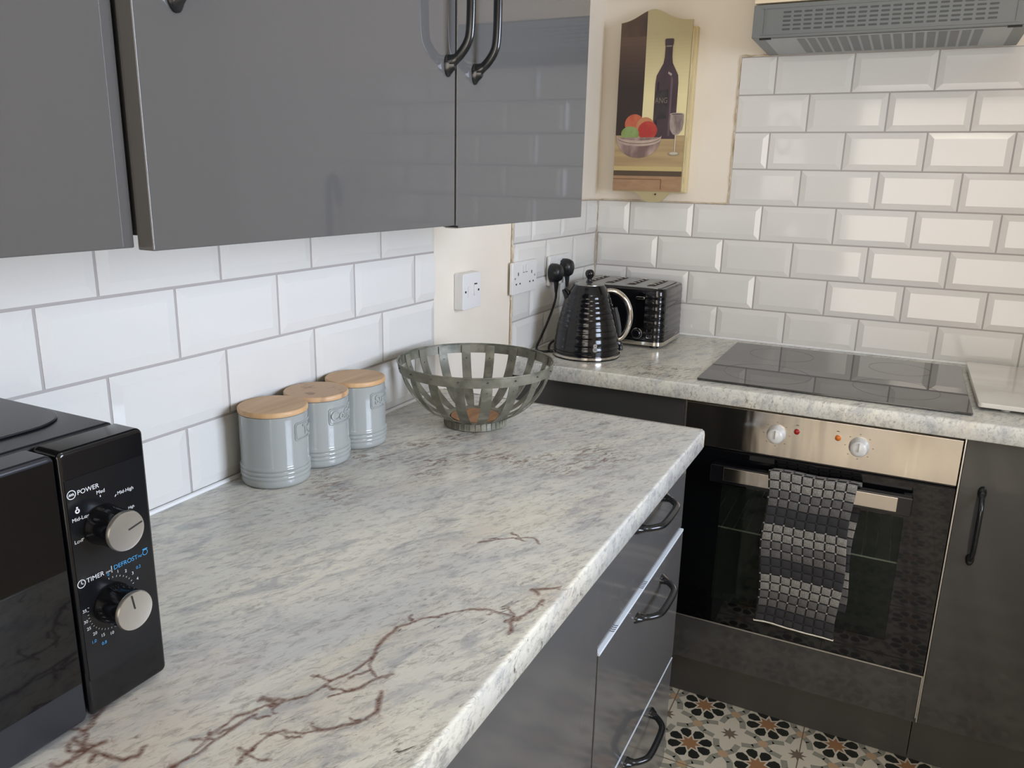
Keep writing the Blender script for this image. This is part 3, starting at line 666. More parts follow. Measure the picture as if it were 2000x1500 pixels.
# ------------------------------------------------------------------ electrical plates
def socket_plate(y0, y1, z0, z1, name, label, cat, x=0.0005, th=0.009, grp=None):
    t = thing(name, label, cat, (0, (y0+y1)/2, (z0+z1)/2), grp)
    obj('faceplate', MB().rbox(x, x+th, y0, y1, z0, z1, 0.004, axis='x'), M_white, t, bevel=0.002)
    return t, x+th, (y0+y1)/2, (z0+z1)/2
def double_socket(y0, y1, z0, z1, label):
    t, xf, yc, zc = socket_plate(y0, y1, z0, z1, 'double_socket', label, 'socket', grp='double wall sockets')
    for s in (-1, 1):
        obj('rocker_switch', MB().rbox(xf+.0002, xf+.003, yc+s*.0085-.006, yc+s*.0085+.006, zc+.014, zc+.033, .001, axis='x'), M_white, t, bevel=.0008)
        hm = MB(); yy = yc+s*.041
        for a in ((yy-.002, yy+.002, zc+.006, zc+.0145), (yy-.0142, yy-.0078, zc-.0175, zc-.0135), (yy+.0078, yy+.0142, zc-.0175, zc-.0135)):
            obj('pin_hole', MB().box(xf-.0002, xf+.0004, *a), M_hole, t)
        hm.box(xf-.0002, xf+.0004, yc+s*.0085-.006, yc+s*.0085+.006, zc+.0118, zc+.013); obj('switch_mark', hm, M_hole, t)
        obj('screw', MB().lathe([(.0028, 0), (.0028, .0012), (0, .0018)], (xf, yc+s*.0605, zc), 12, axis='x'), M_knobs, t)
    return t, xf, yc, zc
double_socket(-0.632, -0.482, 1.074, 1.158, 'empty white double socket by the tile edge')
double_socket(-0.395, -0.247, 1.072, 1.157, 'white double socket holding the two black plugs')
t, xf, yc, zc = socket_plate(-0.902, -0.818, 1.072, 1.156, 'fused_switch', 'white fused spur switch on the bare cream wall', 'switch', x=-0.0065, th=0.024)
obj('rocker_switch', MB().rbox(xf+.0002, xf+.0025, yc+.008, yc+.022, zc-.012, zc+.014, .001, axis='x'), M_white, t, bevel=.0008)
obj('fuse_carrier', MB().rbox(xf+.0002, xf+.0018, yc-.020, yc-.008, zc-.014, zc+.012, .001, axis='x'), M_white, t, bevel=.0006)
obj('switch_mark', MB().box(xf-.0002, xf+.0028, yc+.010, yc+.020, zc+.0145, zc+.0165), M_hole, t)
for s in (-1, 1): obj('screw', MB().lathe([(.0026, 0), (.0026, .0012), (0, .0016)], (xf, yc+s*.0305, zc), 12, axis='x'), M_hole, t)

# ------------------------------------------------------------------ kettle
KX, KY = 0.153, -0.452
t = thing('kettle', 'black ribbed kettle with chrome handle in front of the toaster', 'kettle', (KX, KY, 0.9))
pts = [(0.920, 0.0905), (0.933, 0.0890), (0.976, 0.0835), (1.010, 0.0760), (1.033, 0.0700), (1.055, 0.0625), (1.074, 0.0550), (1.086, 0.0480)]
def kr(z):
    for (z0, r0), (z1, r1) in zip(pts[:-1], pts[1:]):
        if z <= z1: return r0+(r1-r0)*(z-z0)/(z1-z0)
    return pts[-1][1]
prof = [(0.070, 0.0125), (0.0885, 0.0135), (0.0905, 0.017)]
bands = [0.936, 0.958, 0.976, 0.993, 1.009, 1.024, 1.038, 1.051, 1.063]
z = 0.920
edges = [0.920]+bands+[1.080]
for a, b in zip(edges[:-1], edges[1:]):
    for q in range(7):
        s = q/7; zz = a+(b-a)*s; prof.append((kr(zz)+0.0010*math.sin(PI*s)**0.6-0.0004, zz-0.9))
prof += [(0.0505, 0.181), (0.0450, 0.189), (0.0415, 0.1945), (0.0405, 0.1955)]
obj('body', MB().lathe(prof, (KX, KY, 0.9), 64), M_black, t, ang=28)
obj('lid', MB().lathe([(0.0400, 0.1950), (0.0395, 0.1975), (0.020, 0.2005), (0.0, 0.2015)], (KX, KY, 0.9), 48), mat('brushed_lid_steel', (150, 150, 146), 0.3, 0.9), t)
obj('lid_knob', MB().lathe([(0.0105, 0.2005), (0.0075, 0.205), (0.006, 0.211), (0.0085, 0.2145), (0.0118, 0.220), (0.0125, 0.226), (0.0105, 0.232), (0.006, 0.2352), (0, 0.236)], (KX, KY, 0.9), 24, a0=0.1), M_black, t, ang=60)
bs = obj('base', MB().lathe([(0.090, 0.0008), (0.0925, 0.0015), (0.0925, 0.0028), (0.0915, 0.003)], (KX, KY, 0.9), 64).lathe([(0.080, 0.0118), (0.0900, 0.0118), (0.0895, 0.0135), (0.072, 0.0138)], (KX, KY, 0.9), 64), M_black, t)
obj('chrome_ring', MB().lathe([(0.0915, 0.003), (0.0928, 0.0045), (0.0928, 0.0105), (0.0905, 0.0118)], (KX, KY, 0.9), 64), M_chrome, t)['label'] = 'chrome base ring'
ha = 0.40; hd = Vector((math.cos(ha), math.sin(ha), 0)); KC = Vector((KX, KY, 0))
hp = lambda r, z: tuple(KC+hd*r+Vector((0, 0, z)))
hpts = bez([hp(0.049, 1.0795), hp(0.066, 1.0795), hp(0.085, 1.071), hp(0.104, 1.050), hp(0.114, 1.018), hp(0.111, 0.985), hp(0.099, 0.958), hp(0.083, 0.946), hp(0.078, 0.944)], 7)
n = len(hpts); obj('handle', MB().sweep(hpts, [0.0078+0.0040*math.sin(PI*min(1, i/(n-1)*1.0)) for i in range(n)], 14, up=Vector((-hd.y, hd.x, 0)), flat=0.75), M_chrome, t, ang=60)['label'] = 'chrome arched handle'
wg = MB(); wg.sweep([hp(0.0735, 1.035), hp(0.080, 1.010), hp(0.0865, 0.980), hp(0.0905, 0.952)], [0.005, 0.0065, 0.0065, 0.005], 10, up=Vector((-hd.y, hd.x, 0)))
obj('water_gauge', wg, mat('smoked_gauge', (70, 72, 72), 0.15), t)
obj('handle_foot', MB().sweep([hp(0.078, 0.944), hp(0.091, 0.932), hp(0.095, 0.917)], [0.008, 0.009, 0.006], 10), M_black, t)
sa = ha+PI; sd = Vector((math.cos(sa), math.sin(sa), 0)); sp = lambda r, z: tuple(KC+sd*r+Vector((0, 0, z)))
obj('spout', MB().sweep([sp(0.046, 1.055), sp(0.058, 1.068), sp(0.068, 1.081)], [0.016, 0.013, 0.007], 14), M_black, t, ang=60)
# emblem: two stacked loops on the front of the body
em = MB(); ea = -0.95; 
def kp(du, z, off=0.0012):
    r = kr(z)+off; a = ea+du/r; return (KX+r*math.cos(a), KY+r*math.sin(a), z)
for zc_, r_ in ((0.9335, 0.0062), (0.9435, 0.0048)):
    for rr in (r_, r_*0.5): em.sweep([kp(rr*math.cos(q*PI/9)*0.95, zc_+rr*math.sin(q*PI/9)*0.9, 0.002) for q in range(18)], 0.0006, 5, close=True)
obj('emblem', em, mat('pale_print', (225, 225, 222), 0.4), t)['label'] = 'small pale looped emblem'
# cord and plug
def plug(parent, y, z, ex=0.0095):
    mb = MB(); pr = [(0.0235, 0), (0.0255, 0.004), (0.0255, 0.015), (0.0235, 0.024), (0.019, 0.032), (0.010, 0.036), (0, 0.0365)]
    mb.lathe(pr, (0, 0, 0), 28, axis='x')
    mb.v = [(a, b*0.98, c*(1.12 if c < 0 else 1.0)) for a, b, c in mb.v]
    mb.sweep([(0.017, 0, -0.022), (0.018, 0, -0.034), (0.018, 0, -0.046), (0.018, 0, -0.056)], [0.0085, 0.0065, 0.0052, 0.0042], 12, up=Vector((1, 0, 0)))
    mb.v = [(a+ex, b+y, c+z) for a, b, c in mb.v]
    return obj('plug', mb, M_blackm, parent, ang=45)
plug(t, -0.385, 1.112)
cord = bez([(0.028, -0.385, 1.057), (0.027, -0.386, 1.035), (0.022, -0.400, 1.00), (0.018, -0.425, 0.965), (0.016, -0.455, 0.935), (0.014, -0.478, 0.912), (0.024, -0.492, 0.904), (0.040, -0.490, 0.9038), (0.052, -0.480, 0.9038), (0.060, -0.470, 0.905)], 8)
obj('cord', MB().sweep(cord, 0.0034, 10), M_blackm, t, ang=60)
loop = bez([(0.066, -0.478, 0.9045), (0.052, -0.474, 0.906), (0.042, -0.455, 0.912), (0.040, -0.43, 0.920), (0.046, -0.405, 0.922), (0.055, -0.39, 0.914), (0.064, -0.395, 0.905)], 8)
obj('spare_cord', MB().sweep(loop, 0.0036, 10), M_blackm, t, ang=60)

# ------------------------------------------------------------------ toaster
TX0, TX1, TY0, TY1 = 0.0255, 0.3175, -0.283, -0.058
t = thing('toaster', 'black four slice toaster with silver top in the tiled corner', 'toaster', ((TX0+TX1)/2, (TY0+TY1)/2, 0.9))
tb_ = MB(); lv = []; segc = 8
def tring(z, ins, r): return [(x, y, z) for x, y in rrect(TX0+ins, TX1-ins, TY0+ins, TY1-ins, r, segc)]
zs = [(0.921, 0.0, 0.028)]
zz = 0.921; nb = 7
for k in range(nb):
    for q in range(6): s = (q+1)/6; zs.append((0.921+(1.062-0.921)*(k+s)/nb, 0.0012-0.0011*math.sin(PI*s)**0.7+0.0006*k/nb*3, 0.028))
zs += [(1.068, 0.003, 0.027), (1.073, 0.007, 0.025)]
rings = [tring(*a) for a in zs]; n = len(rings[0]); vs = [p for r_ in rings for p in r_]
fs = [(i*n+q, i*n+(q+1) % n, (i+1)*n+(q+1) % n, (i+1)*n+q) for i in range(len(rings)-1) for q in range(n)] + [tuple(range(n))[::-1], tuple((len(rings)-1)*n+q for q in range(n))]
tb_.add(vs, fs); obj('body', tb_, M_black, t, ang=28)
obj('chrome_band', MB().rbox(TX0-.001, TX1+.001, TY0-.001, TY1+.001, 0.9095, 0.9205, 0.029, seg=8), M_chrome, t, bevel=0.001)['label'] = 'chrome band round the bottom'
for fx in (TX0+.03, TX1-.03):
    for fy in (TY0+.03, TY1-.03): obj('foot', MB().lathe([(.012, 0), (.012, .0088)], (fx, fy, .9005), 16), M_blackm, t)
M_top = mat('silver_top_plate', (150, 152, 150), 0.28, 0.8)
obj('top_plate', MB().rbox(TX0+.012, TX1-.020, TY0+.010, TY1-.008, 1.0731, 1.0755, 0.02, seg=6), M_top, t, bevel=.0008)
s_ = MB()
for k in range(4):
    x = TX0+.036+k*.0605; x += (0.006 if k > 1 else 0)
    s_.rbox(x, x+.024, TY0+.045, TY1-.03, 1.0756, 1.0760, .003)
    for q in range(4): obj('slot_wire', MB().sweep([(x+.003, TY0+.075+q*.035, 1.0768), (x+.012, TY0+.078+q*.035, 1.0782), (x+.021, TY0+.075+q*.035, 1.0768)], .0012, 6), M_chrome, t)
obj('bread_slots', s_, M_hole, t)
for cx in (0.2505, 0.105):
    tr_ = obj('lever_track', MB().box(cx-.0115, cx+.0115, TY0-.0012, TY0+.0005, 0.962, 1.062), M_glassblack, t)
    obj('lever', MB().rbox(cx-.0125, cx+.0125, TY0-.014, TY0-.0013, 1.044, 1.0515, .003, axis='y'), M_chrome, t, bevel=.001)['label'] = 'chrome lever'
    kx, kz = cx-.0075, 0.943
    obj('browning_dial', MB().lathe([(.0150, 0), (.0150, -.002), (.0138, -.003)], (kx, TY0, kz), 32, axis='y').lathe([(.0125, -.002), (.0125, -.011), (.0105, -.0125), (0, -.0128)], (kx, TY0, kz), 32, axis='y'), [M_black], t)
    obj('dial_ring', MB().sweep([(kx+.0148*math.cos(q*PI/18), TY0-.0026, kz+.0148*math.sin(q*PI/18)) for q in range(36)], .0008, 6, close=True), M_chrome, t)
    for bz_ in (0.973, 0.9545, 0.937):
        bb = obj('function_button', MB().rbox(cx+.022, cx+.037, TY0-.003, TY0+.0005, bz_-.005, bz_+.005, .002, axis='y'), M_black, t)
        q = MB(); q.sweep([(a, TY0-.0034, b) for a, b in rrect(cx+.0225, cx+.0365, bz_-.0046, bz_+.0046, .002, 3)], .0006, 5, close=True)
        obj('button_outline', q, M_chrome, bb)
plug(t, -0.305, 1.120)
obj('cord', MB().sweep(bez([(0.028, -0.305, 1.065), (0.030, -0.305, 1.035), (0.03, -0.306, 0.99), (0.026, -0.30, 0.94), (0.022, -0.28, 0.906), (0.018, -0.2, 0.9045), (0.018, -0.12, 0.9045)], 8), .0034, 10), M_blackm, t, ang=60)

# ------------------------------------------------------------------ canisters
M_can = mat('pale_grey_glaze', (160, 164, 161), 0.09, coat=0.3)
M_lid = mat('bamboo_lid', (216, 178, 132), 0.45, noise=((196, 152, 104), (60, 8, 8), 5, 0.35, 0.7)); M_stain = mat('bamboo_lid_stained', (206, 168, 128), 0.45, noise=((150, 112, 84), (45, 30, 8), 3, 0.56, 0.72))
def canister(cx, cy, az, word, label, lidm):
    t = thing('storage_canister', label, 'canister', (cx, cy, 0.9), 'grey canisters with bamboo lids')
    prof = [(0.049, 0.0008), (0.0522, 0.003), (0.0530, 0.007), (0.0530, 0.012)]
    for zc_ in (0.0165, 0.0235, 0.0305):
        prof += [(0.0527, zc_-.0032), (0.0538, zc_-.0016), (0.0541, zc_), (0.0537, zc_+.0016), (0.0524, zc_+.0031)]
    prof += [(0.0520, 0.036), (0.0520, 0.108), (0.0516, 0.1125), (0.0500, 0.1135), (0.048, 0.1135)]
    obj('body', MB().lathe(prof, (cx, cy, 0.9), 64), M_can, t, ang=50)
    obj('lid', MB().lathe([(0.0485, 0.1138), (0.0525, 0.1142), (0.0530, 0.1160), (0.0530, 0.1200), (0.0515, 0.1218), (0, 0.1220)], (cx, cy, 0.9), 64), lidm, t, ang=40)
    fn = lambda u, v, off=0.0006: (cx+(0.0520+off)*math.cos(az+u/0.052), cy+(0.0520+off)*math.sin(az+u/0.052), 0.9+0.0865+v)
    em = MB(); 
    for inset in (0.0, 0.0022):
        ring = rrect(-0.033+inset, 0.033-inset, -0.0135+inset, 0.0135-inset, 0.004, 4); dense = []
        for a, b in zip(ring, ring[1:]+ring[:1]):
            m_ = max(1, int(math.hypot(b[0]-a[0], b[1]-a[1])/0.004)); dense += [(a[0]+(b[0]-a[0])*q/m_, a[1]+(b[1]-a[1])*q/m_) for q in range(m_)]
        em.sweep([fn(u, v, 0.0004) for u, v in dense], 0.0012 if not inset else 0.0006, 6, close=True)
    text_into(em, word, 0.022, lambda u, v, d: fn(u, v, 0.0006+d), relief=0.0009)
    obj('name_label', em, M_can, t, ang=50)
canister(0.0565, -1.563, math.radians(26), 'Tea', 'grey canister nearest the microwave with plain bamboo lid', M_lid)
canister(0.0565, -1.461, math.radians(8), 'Coffee', 'middle grey canister with stained bamboo lid', M_stain)
canister(0.0565, -1.355, math.radians(13), 'Sugar', 'grey canister furthest from the microwave, beside the metal bowl', M_lid)

# ------------------------------------------------------------------ metal strip bowl
BX, BY = 0.190, -1.152
t = thing('fruit_bowl', 'open galvanised metal strip bowl with wooden base disc', 'bowl', (BX, BY, 0.9))
M_zinc = mat('weathered_zinc', (132, 130, 116), 0.45, 0.25, noise=((92, 93, 82), (30, 30, 30), 5, 0.4, 0.65))
M_zincb = mat('weathered_zinc_dark', (108, 108, 95), 0.45, 0.25, noise=((148, 146, 130), (26, 26, 40), 5, 0.5, 0.7))
RR, RZ = 0.149, 0.128
bp = [(0.058, 0.016), (0.070, 0.020), (0.090, 0.030), (0.110, 0.046), (0.127, 0.066), (0.139, 0.088), (0.146, 0.108), (0.149, 0.126)]
def band(mb, prof, seg, th):
    """closed band: outer profile then the inner one"""
    full = prof + [(r-th, z) for r, z in prof[::-1]]; vs = []; n = len(full)
    for k in range(seg):
        a = 2*PI*k/seg; vs += [(BX+r*math.cos(a), BY+r*math.sin(a), 0.9+z) for r, z in full]
    fs = [(k*n+i, k*n+(i+1) % n, ((k+1) % seg)*n+(i+1) % n, ((k+1) % seg)*n+i) for k in range(seg) for i in range(n)]
    mb.add(vs, fs)
rm = MB(); band(rm, [(0.1480, 0.110), (0.1500, 0.119), (0.1508, 0.1285)], 72, 0.0012)
rm.sweep([(BX+.1505*math.cos(q*PI/36), BY+.1505*math.sin(q*PI/36), 0.9+.1285) for q in range(72)], 0.0016, 8, close=True)
rb_ = obj('rim', rm, M_zinc, t, ang=50)
rv = MB(); rib_pts = bez([(a, 0, b) for a, b in bp], 4)
for k in range(18):
    a0 = 2*PI*(k+0.35)/18; mb = MB(); vs = []; n = len(rib_pts)
    for p in rib_pts:
        hw = (0.0096 if p.x > 0.09 else 0.0062+0.0034*(p.x-0.058)/0.032)
        for rr in (p.x-.0004, p.x-.0022):
            for s in (-1, 1): a = a0+s*hw/p.x; vs.append((BX+rr*math.cos(a), BY+rr*math.sin(a), 0.9+p.z))
    fs = []
    for i in range(n-1):
        b = i*4; c = b+4; fs += [(b, b+1, c+1, c), (b+2, c+2, c+3, b+3), (b, c, c+2, b+2), (b+1, b+3, c+3, c+1)]
    fs += [(0, 2, 3, 1), ((n-1)*4, (n-1)*4+1, (n-1)*4+3, (n-1)*4+2)]
    mb.add(vs, fs); obj('strip', mb, M_zincb if k % 2 else M_zinc, t, ang=50)
    for rr, z in ((0.1515, 0.121), (0.1425, 0.1)): rv.lathe([(0.0018, -0.001), (0.0014, 0.0008), (0, 0.0012)], (BX+(rr-.0006)*math.cos(a0), BY+(rr-.0006)*math.sin(a0), 0.9+z), 8)
obj('rivets', rv, M_blackm, t)
br = MB(); band(br, [(0.0600, 0.0008), (0.0615, 0.002), (0.0600, 0.0165)], 64, 0.0014)
band(br, [(0.0645, 0.0175), (0.0600, 0.0155)], 64, 0.010)
for k in range(36):
    a = 2*PI*k/36; br.box(0, 0, 0, 0, 0, 0) if False else br.lathe([(0.0012, 0.003), (0.0012, 0.015)], (BX+.0612*math.cos(a), BY+.0612*math.sin(a), 0.9), 6)
obj('foot_ring', br, M_zincb, t, ang=50)
obj('wooden_disc', MB().lathe([(0.048, 0.0125), (0.048, 0.0165), (0, 0.0167)], (BX, BY, 0.9), 48), mat('brown_wood_disc', (176, 130, 88), 0.5, noise=((146, 100, 62), (60, 10, 10), 4, 0.4, 0.65)), t)

# ------------------------------------------------------------------ microwave
t = thing('microwave_oven', 'black microwave with two silver dials at the near end of the worktop', 'microwave', (0.17, -2.23, 0.9))
MY0, MY1, MZ0, MZ1 = -2.455, -2.002, 0.912, 1.1505
M_mwtop = mat('black_painted_steel', (34, 36, 42), 0.28)
obj('casing', MB().box(0.03, 0.2865, MY0+.002, MY1-.002, MZ0, MZ1), M_mwtop, t, bevel=0.004)
tp = MB(); tp.rbox(0.06, 0.252, MY0+.06, -2.012, MZ1+.0002, MZ1+.0022, 0.045, seg=8)
obj('raised_top_panel', tp, M_mwtop, t, bevel=0.002)
for fx in (.06, .26):
    for fy in (MY0+.05, MY1-.05): obj('foot', MB().lathe([(.012, 0), (.012, .0112)], (fx, fy, .9005), 16), M_blackm, t)
XF = 0.322
pan = obj('control_panel', MB().rbox(0.2885, XF, -2.0825, MY1, MZ0-.006, MZ1, .006, axis='x'), M_black, t, bevel=0.004, seg=3)
obj('printed_film', MB().box(XF+.0001, XF+.0006, -2.0795, MY1-.004, 0.941, 1.126), mat('black_film', (16, 18, 22), 0.2), pan)
dd = obj('microwave_door', MB().rbox(0.2885, XF, MY0, -2.0845, MZ0-.006, MZ1, .006, axis='x'), M_mwtop, t, bevel=0.004, seg=3)
obj('door_glass', MB().box(XF+.0001, XF+.0015, MY0+.006, -2.0875, 0.945, 1.146), M_glassblack, dd)
M_sil = mat('brushed_silver_dial', (200, 197, 190), 0.3, 0.9)
for kz, ang_ in ((1.0775, math.radians(12)), (1.003, math.radians(98))):
    ky = -2.0505
    kb = obj('dial', MB().lathe([(0.0178, 0.0007), (0.0178, 0.003), (0.0172, 0.005), (0.0170, 0.020), (0.0168, 0.027)], (XF, ky, kz), 40, axis='x'), M_black, pan, ang=40)
    obj('dial_face', MB().lathe([(0.0172, 0.0265), (0.0176, 0.028), (0.0168, 0.0302), (0.0155, 0.0300), (0, 0.0300)], (XF, ky, kz), 40, axis='x'), M_sil, pan, ang=40)['label'] = 'round silver dial face'
    dy, dz = math.cos(ang_), math.sin(ang_)
    pt = MB(); q0 = (ky+dy*.002, kz+dz*.002); q1 = (ky+dy*.0155, kz+dz*.0155)
    pt.add([(XF+.0305, q0[0]-dz*.0006, q0[1]+dy*.0006), (XF+.0305, q0[0]+dz*.0006, q0[1]-dy*.0006), (XF+.0305, q1[0]+dz*.0006, q1[1]-dy*.0006), (XF+.0305, q1[0]-dz*.0006, q1[1]+dy*.0006)], [(0, 1, 2, 3)])
    obj('pointer_line', pt, M_hole, pan)
lt = MB()
XT = XF+.0009
def T(s, y, z, size, mi=0, align='LEFT', rot=0): 
    c, s_ = math.cos(rot), math.sin(rot)
    text_into(lt, s, size, lambda u, v: (XT, y+u*c-v*s_, z+u*s_+v*c), mi, align)
def ringt(y, z, r, w_, mi=0):
    n = 28; vs = []
    for k in range(n):
        a = 2*PI*k/n; vs += [(XT, y+r*math.cos(a), z+r*math.sin(a)), (XT, y+(r-w_)*math.cos(a), z+(r-w_)*math.sin(a))]
    lt.add(vs, [(2*k, (2*k+2) % (2*n), (2*k+3) % (2*n), 2*k+1) for k in range(n)], mi)
def bar(y0, z0, y1, z1, w_=.0004, mi=0):
    dx, dz_ = y1-y0, z1-z0; l = math.hypot(dx, dz_); nx, nz = -dz_/l*w_, dx/l*w_
    lt.add([(XT, y0+nx, z0+nz), (XT, y0-nx, z0-nz), (XT, y1-nx, z1-nz), (XT, y1+nx, z1+nz)], [(0, 1, 2, 3)], mi)
T('POWER', -2.0702, 1.1128, .0057); ringt(-2.0752, 1.1130, .0040, .0007)
for q in range(3): bar(-2.0775+q*.0015, 1.1118, -2.0768+q*.0015, 1.1142, .0003); bar(-2.0768+q*.0015, 1.1142, -2.076+q*.0015, 1.1118, .0003)
T('Med', -2.0495, 1.1068, .0046, align='CENTER'); bar(-2.0502, 1.1022, -2.0502, 1.1040)
T('Mid-High', -2.0345, 1.0995, .0044); bar(-2.0368, 1.0975, -2.0355, 1.0992)
T('Mid-Low', -2.0775, 1.0905, .0046); bar(-2.0635, 1.0885, -2.0655, 1.0900)
ringt(-2.0718, 1.0975, .0021, .0012); bar(-2.0718, 1.0990, -2.0718, 1.1012, .0008)
T('Low', -2.0778, 1.0712, .0046); bar(-2.0692, 1.0722, -2.0715, 1.0722)
T('High', -2.0255, 1.0825, .0034)
T('TIMER', -2.0716, 1.0335, .0060); T('(min)', -2.0535, 1.0330, .0028); ringt(-2.0762, 1.0332, .0038, .0007); bar(-2.0762, 1.0332, -2.0762, 1.0358, .0003); bar(-2.0762, 1.0332, -2.0745, 1.0326, .0003)
bar(-2.0478, 1.0305, -2.0478, 1.0368, .0003)
T('DEFROST', -2.0458, 1.0338, .0058, 1); T('(kg)', -2.0212, 1.0338, .0028, 1); ringt(-2.0135, 1.0348, .0028, .0006, 1); bar(-2.0160, 1.0380, -2.0108, 1.0380, .0005, 1)
def dial_num(s, deg, r, size, mi=0):
    a = math.radians(deg); T(s, -2.0505+r*math.cos(a), 1.003+r*math.sin(a), size, mi, 'CENTER')
for s, dg, r, mi in (('0', 92, .0272, 1), ('1', 72, .0272, 0), ('2', 55, .0278, 0), ('3', 38, .0285, 0), ('0.2', 36, .0355, 1), ('4', 21, .0285, 0), ('35', 170, .0265, 0), ('30', 192, .0268, 0), ('25', 208, .0275, 0), ('20', 226, .0280, 0),
                     ('1.0', 232, .0345, 1), ('15', 244, .0285, 0), ('0.8', 250, .0355, 1), ('10', 262, .0285, 0), ('7', 285, .0280, 0)): dial_num(s, dg, r, .0040, mi)
for dg in list(range(20, 96, 9))+list(range(165, 290, 8)):
    a = math.radians(dg); bar(-2.0505+.0226*math.cos(a), 1.003+.0226*math.sin(a), -2.0505+.0240*math.cos(a), 1.003+.0240*math.sin(a), .0002)
obj('printed_lettering', lt, [mat('white_print', (205, 208, 210), 0.5), mat('blue_print', (60, 140, 190), 0.5)], pan, smooth=False)

# ------------------------------------------------------------------ painted wooden key box on the back wall
t = thing('painted_wall_box', 'tall wooden wall box painted with bottle, fruit bowl and wine glass', 'wall decoration', (0.17, -0.03, 1.33))
M_cream = mat('cream_painted_wood', (222, 204, 156), 0.45); M_creamd = mat('ochre_painted_wood', (182, 168, 126), 0.45)
AX0, AX1, AZ0, AZ1, AY = 0.0650, 0.2800, 1.3400, 1.8200, -0.052
obj('box', MB().box(AX0+.02, 0.2865, -0.020, 0.0062, 1.3365, 1.8060).box(AX0+.015, 0.2835, -0.046, -0.0195, 1.3400, 1.7985), M_cream, t, bevel=0.0015)
nt_ = MB()
for z0_, z1_ in ((1.70, 1.745), (1.565, 1.665), (1.53, 1.548), (1.405, 1.50), (1.362, 1.385)):
    nt_.prism([(-.0455+.004*math.sin(PI*k/8), z0_+(z1_-z0_)*k/8) for k in range(9)], lambda u, v, d: (d, u, v), 0.2836, 0.2841)
obj('edge_notches', nt_, M_creamd, t)
top = [(AX0+(AX1-AX0)*s, 0) for s in np.linspace(0, 1, 33)]
def topz(x):
    s = (x-AX0)/(AX1-AX0); return AZ1+0.034*math.exp(-((s-0.45)/0.26)**2)-0.002
def botz(x):
    s = (x-AX0)/(AX1-AX0); return AZ0-0.003-0.030*math.exp(-((s-0.60)/0.20)**4)
xs = np.linspace(AX0, AX1, 41)
outline = [(x, botz(x)) for x in xs]+[(x, topz(x)) for x in xs[::-1]]
fnA = lambda u, v, d: (u, -d, v)
obj('front_board', MB().prism(outline, fnA, 0.0465, -AY), M_creamd, t)
pm = []; PMB = MB(); lay = [0]
def M2(rgb, rgb2=None, sc=(30, 30, 30)):
    pm.append(mat('paint_%d' % len(pm), rgb, 0.4, noise=(rgb2, sc, 4, 0.35, 0.7) if rgb2 else None)); return len(pm)-1
def paint(poly, rgb, rgb2=None, sc=(30, 30, 30)):
    lay[0] += 1; d = -AY+0.0001+0.00008*lay[0]
    PMB.add([(u, -d, v) for u, v in poly], [tuple(range(len(poly)))], M2(rgb, rgb2, sc))
def ell(cx, cz, rx, rz, a0=0, a1=360, n=32): return [(cx+rx*math.cos(math.radians(a0+(a1-a0)*k/n)), cz+rz*math.sin(math.radians(a0+(a1-a0)*k/n))) for k in range(n+1)]
xe = 0.1445
paint([(x, 1.499) for x in (AX0+.0008, xe+.004)]+[(x, topz(x)-.001) for x in np.linspace(xe, AX0+.0008, 12)], (72, 58, 50), (112, 84, 62), (10, 10, 5))
paint([(AX0+.0008, 1.50), (xe+.0035, 1.50), (xe+.002, 1.66), (AX0+.0008, 1.66)], (50, 42, 40), (58, 47, 42), (12, 12, 12))
for q in range(12): paint([(AX0+.0008, 1.50), (xe+.0035, 1.50), (xe+.002, 1.78-q*.012), (AX0+.0008, 1.78-q*.012)], (98-4*q, 76-3*q, 62-2*q))
for q in range(18): paint([(xe+.0042-q*.0002, 1.49), (AX1-.001, 1.49), (AX1-.001, 1.78-q*.0095), (xe+.001+q*.0001, 1.78-q*.0095)], (184+3*q, 170+3*q, 128+2.4*q))
paint([(AX0+.0008, 1.385), (AX1-.0008, 1.385), (AX1-.0008, 1.502), (AX0+.0008, 1.502)], (168, 142, 104), (190, 166, 120), (4, 4, 60))
paint([(AX0+.0008, 1.400), (AX1-.0008, 1.400), (AX1-.0008, 1.412), (AX0+.0008, 1.412)], (198, 178, 122))
paint([(AX0+.0008, 1.384), (AX1-.0008, 1.384), (AX1-.0008, 1.399), (AX0+.0008, 1.399)], (86, 70, 54))
paint([(AX0+.0008, 1.340), (AX1-.0008, 1.340), (AX1-.0008, 1.384), (AX0+.0008, 1.384)], (172, 138, 104), (156, 122, 90), (20, 20, 60))
paint([(AX0+.0008, 1.3735), (0.218, 1.3735), (0.218, 1.3755), (AX0+.0008, 1.3755)], (112, 76, 48))
paint([(0.216, 1.345), (0.2185, 1.345), (0.2185, 1.3755), (0.216, 1.3755)], (112, 76, 48))
def bottle(cx, zb, h, w_): 
    half = [(w_, 0), (w_, .56*h), (w_*.93, .64*h), (w_*.62, .71*h), (w_*.40, .76*h), (w_*.33, .82*h), (w_*.31, .93*h), (w_*.36, .94*h), (w_*.38, .99*h), (w_*.30, h)]
    return [(cx+a, zb+b) for a, b in half]+[(cx-a, zb+b) for a, b in half[::-1]]
bc = 0.2155
paint(bottle(bc, 1.492, 0.278, 0.0345), (64, 50, 56), (84, 66, 72), (20, 20, 8))
paint([(bc-.029, 1.50), (bc-.022, 1.50), (bc-.022, 1.655), (bc-.029, 1.65)], (46, 36, 42))
paint([(bc-.033, 1.545), (bc+.006, 1.55), (bc+.006, 1.632), (bc-.033, 1.627)], (46, 42, 44), (70, 64, 62), (60, 60, 30))
paint([(bc+.012, 1.50), (bc+.018, 1.50), (bc+.018, 1.66), (bc+.012, 1.668)], (104, 84, 92))
paint([(bc+.002, 1.675), (bc+.012, 1.668), (bc+.014, 1.674), (bc+.003, 1.68)], (176, 160, 156))
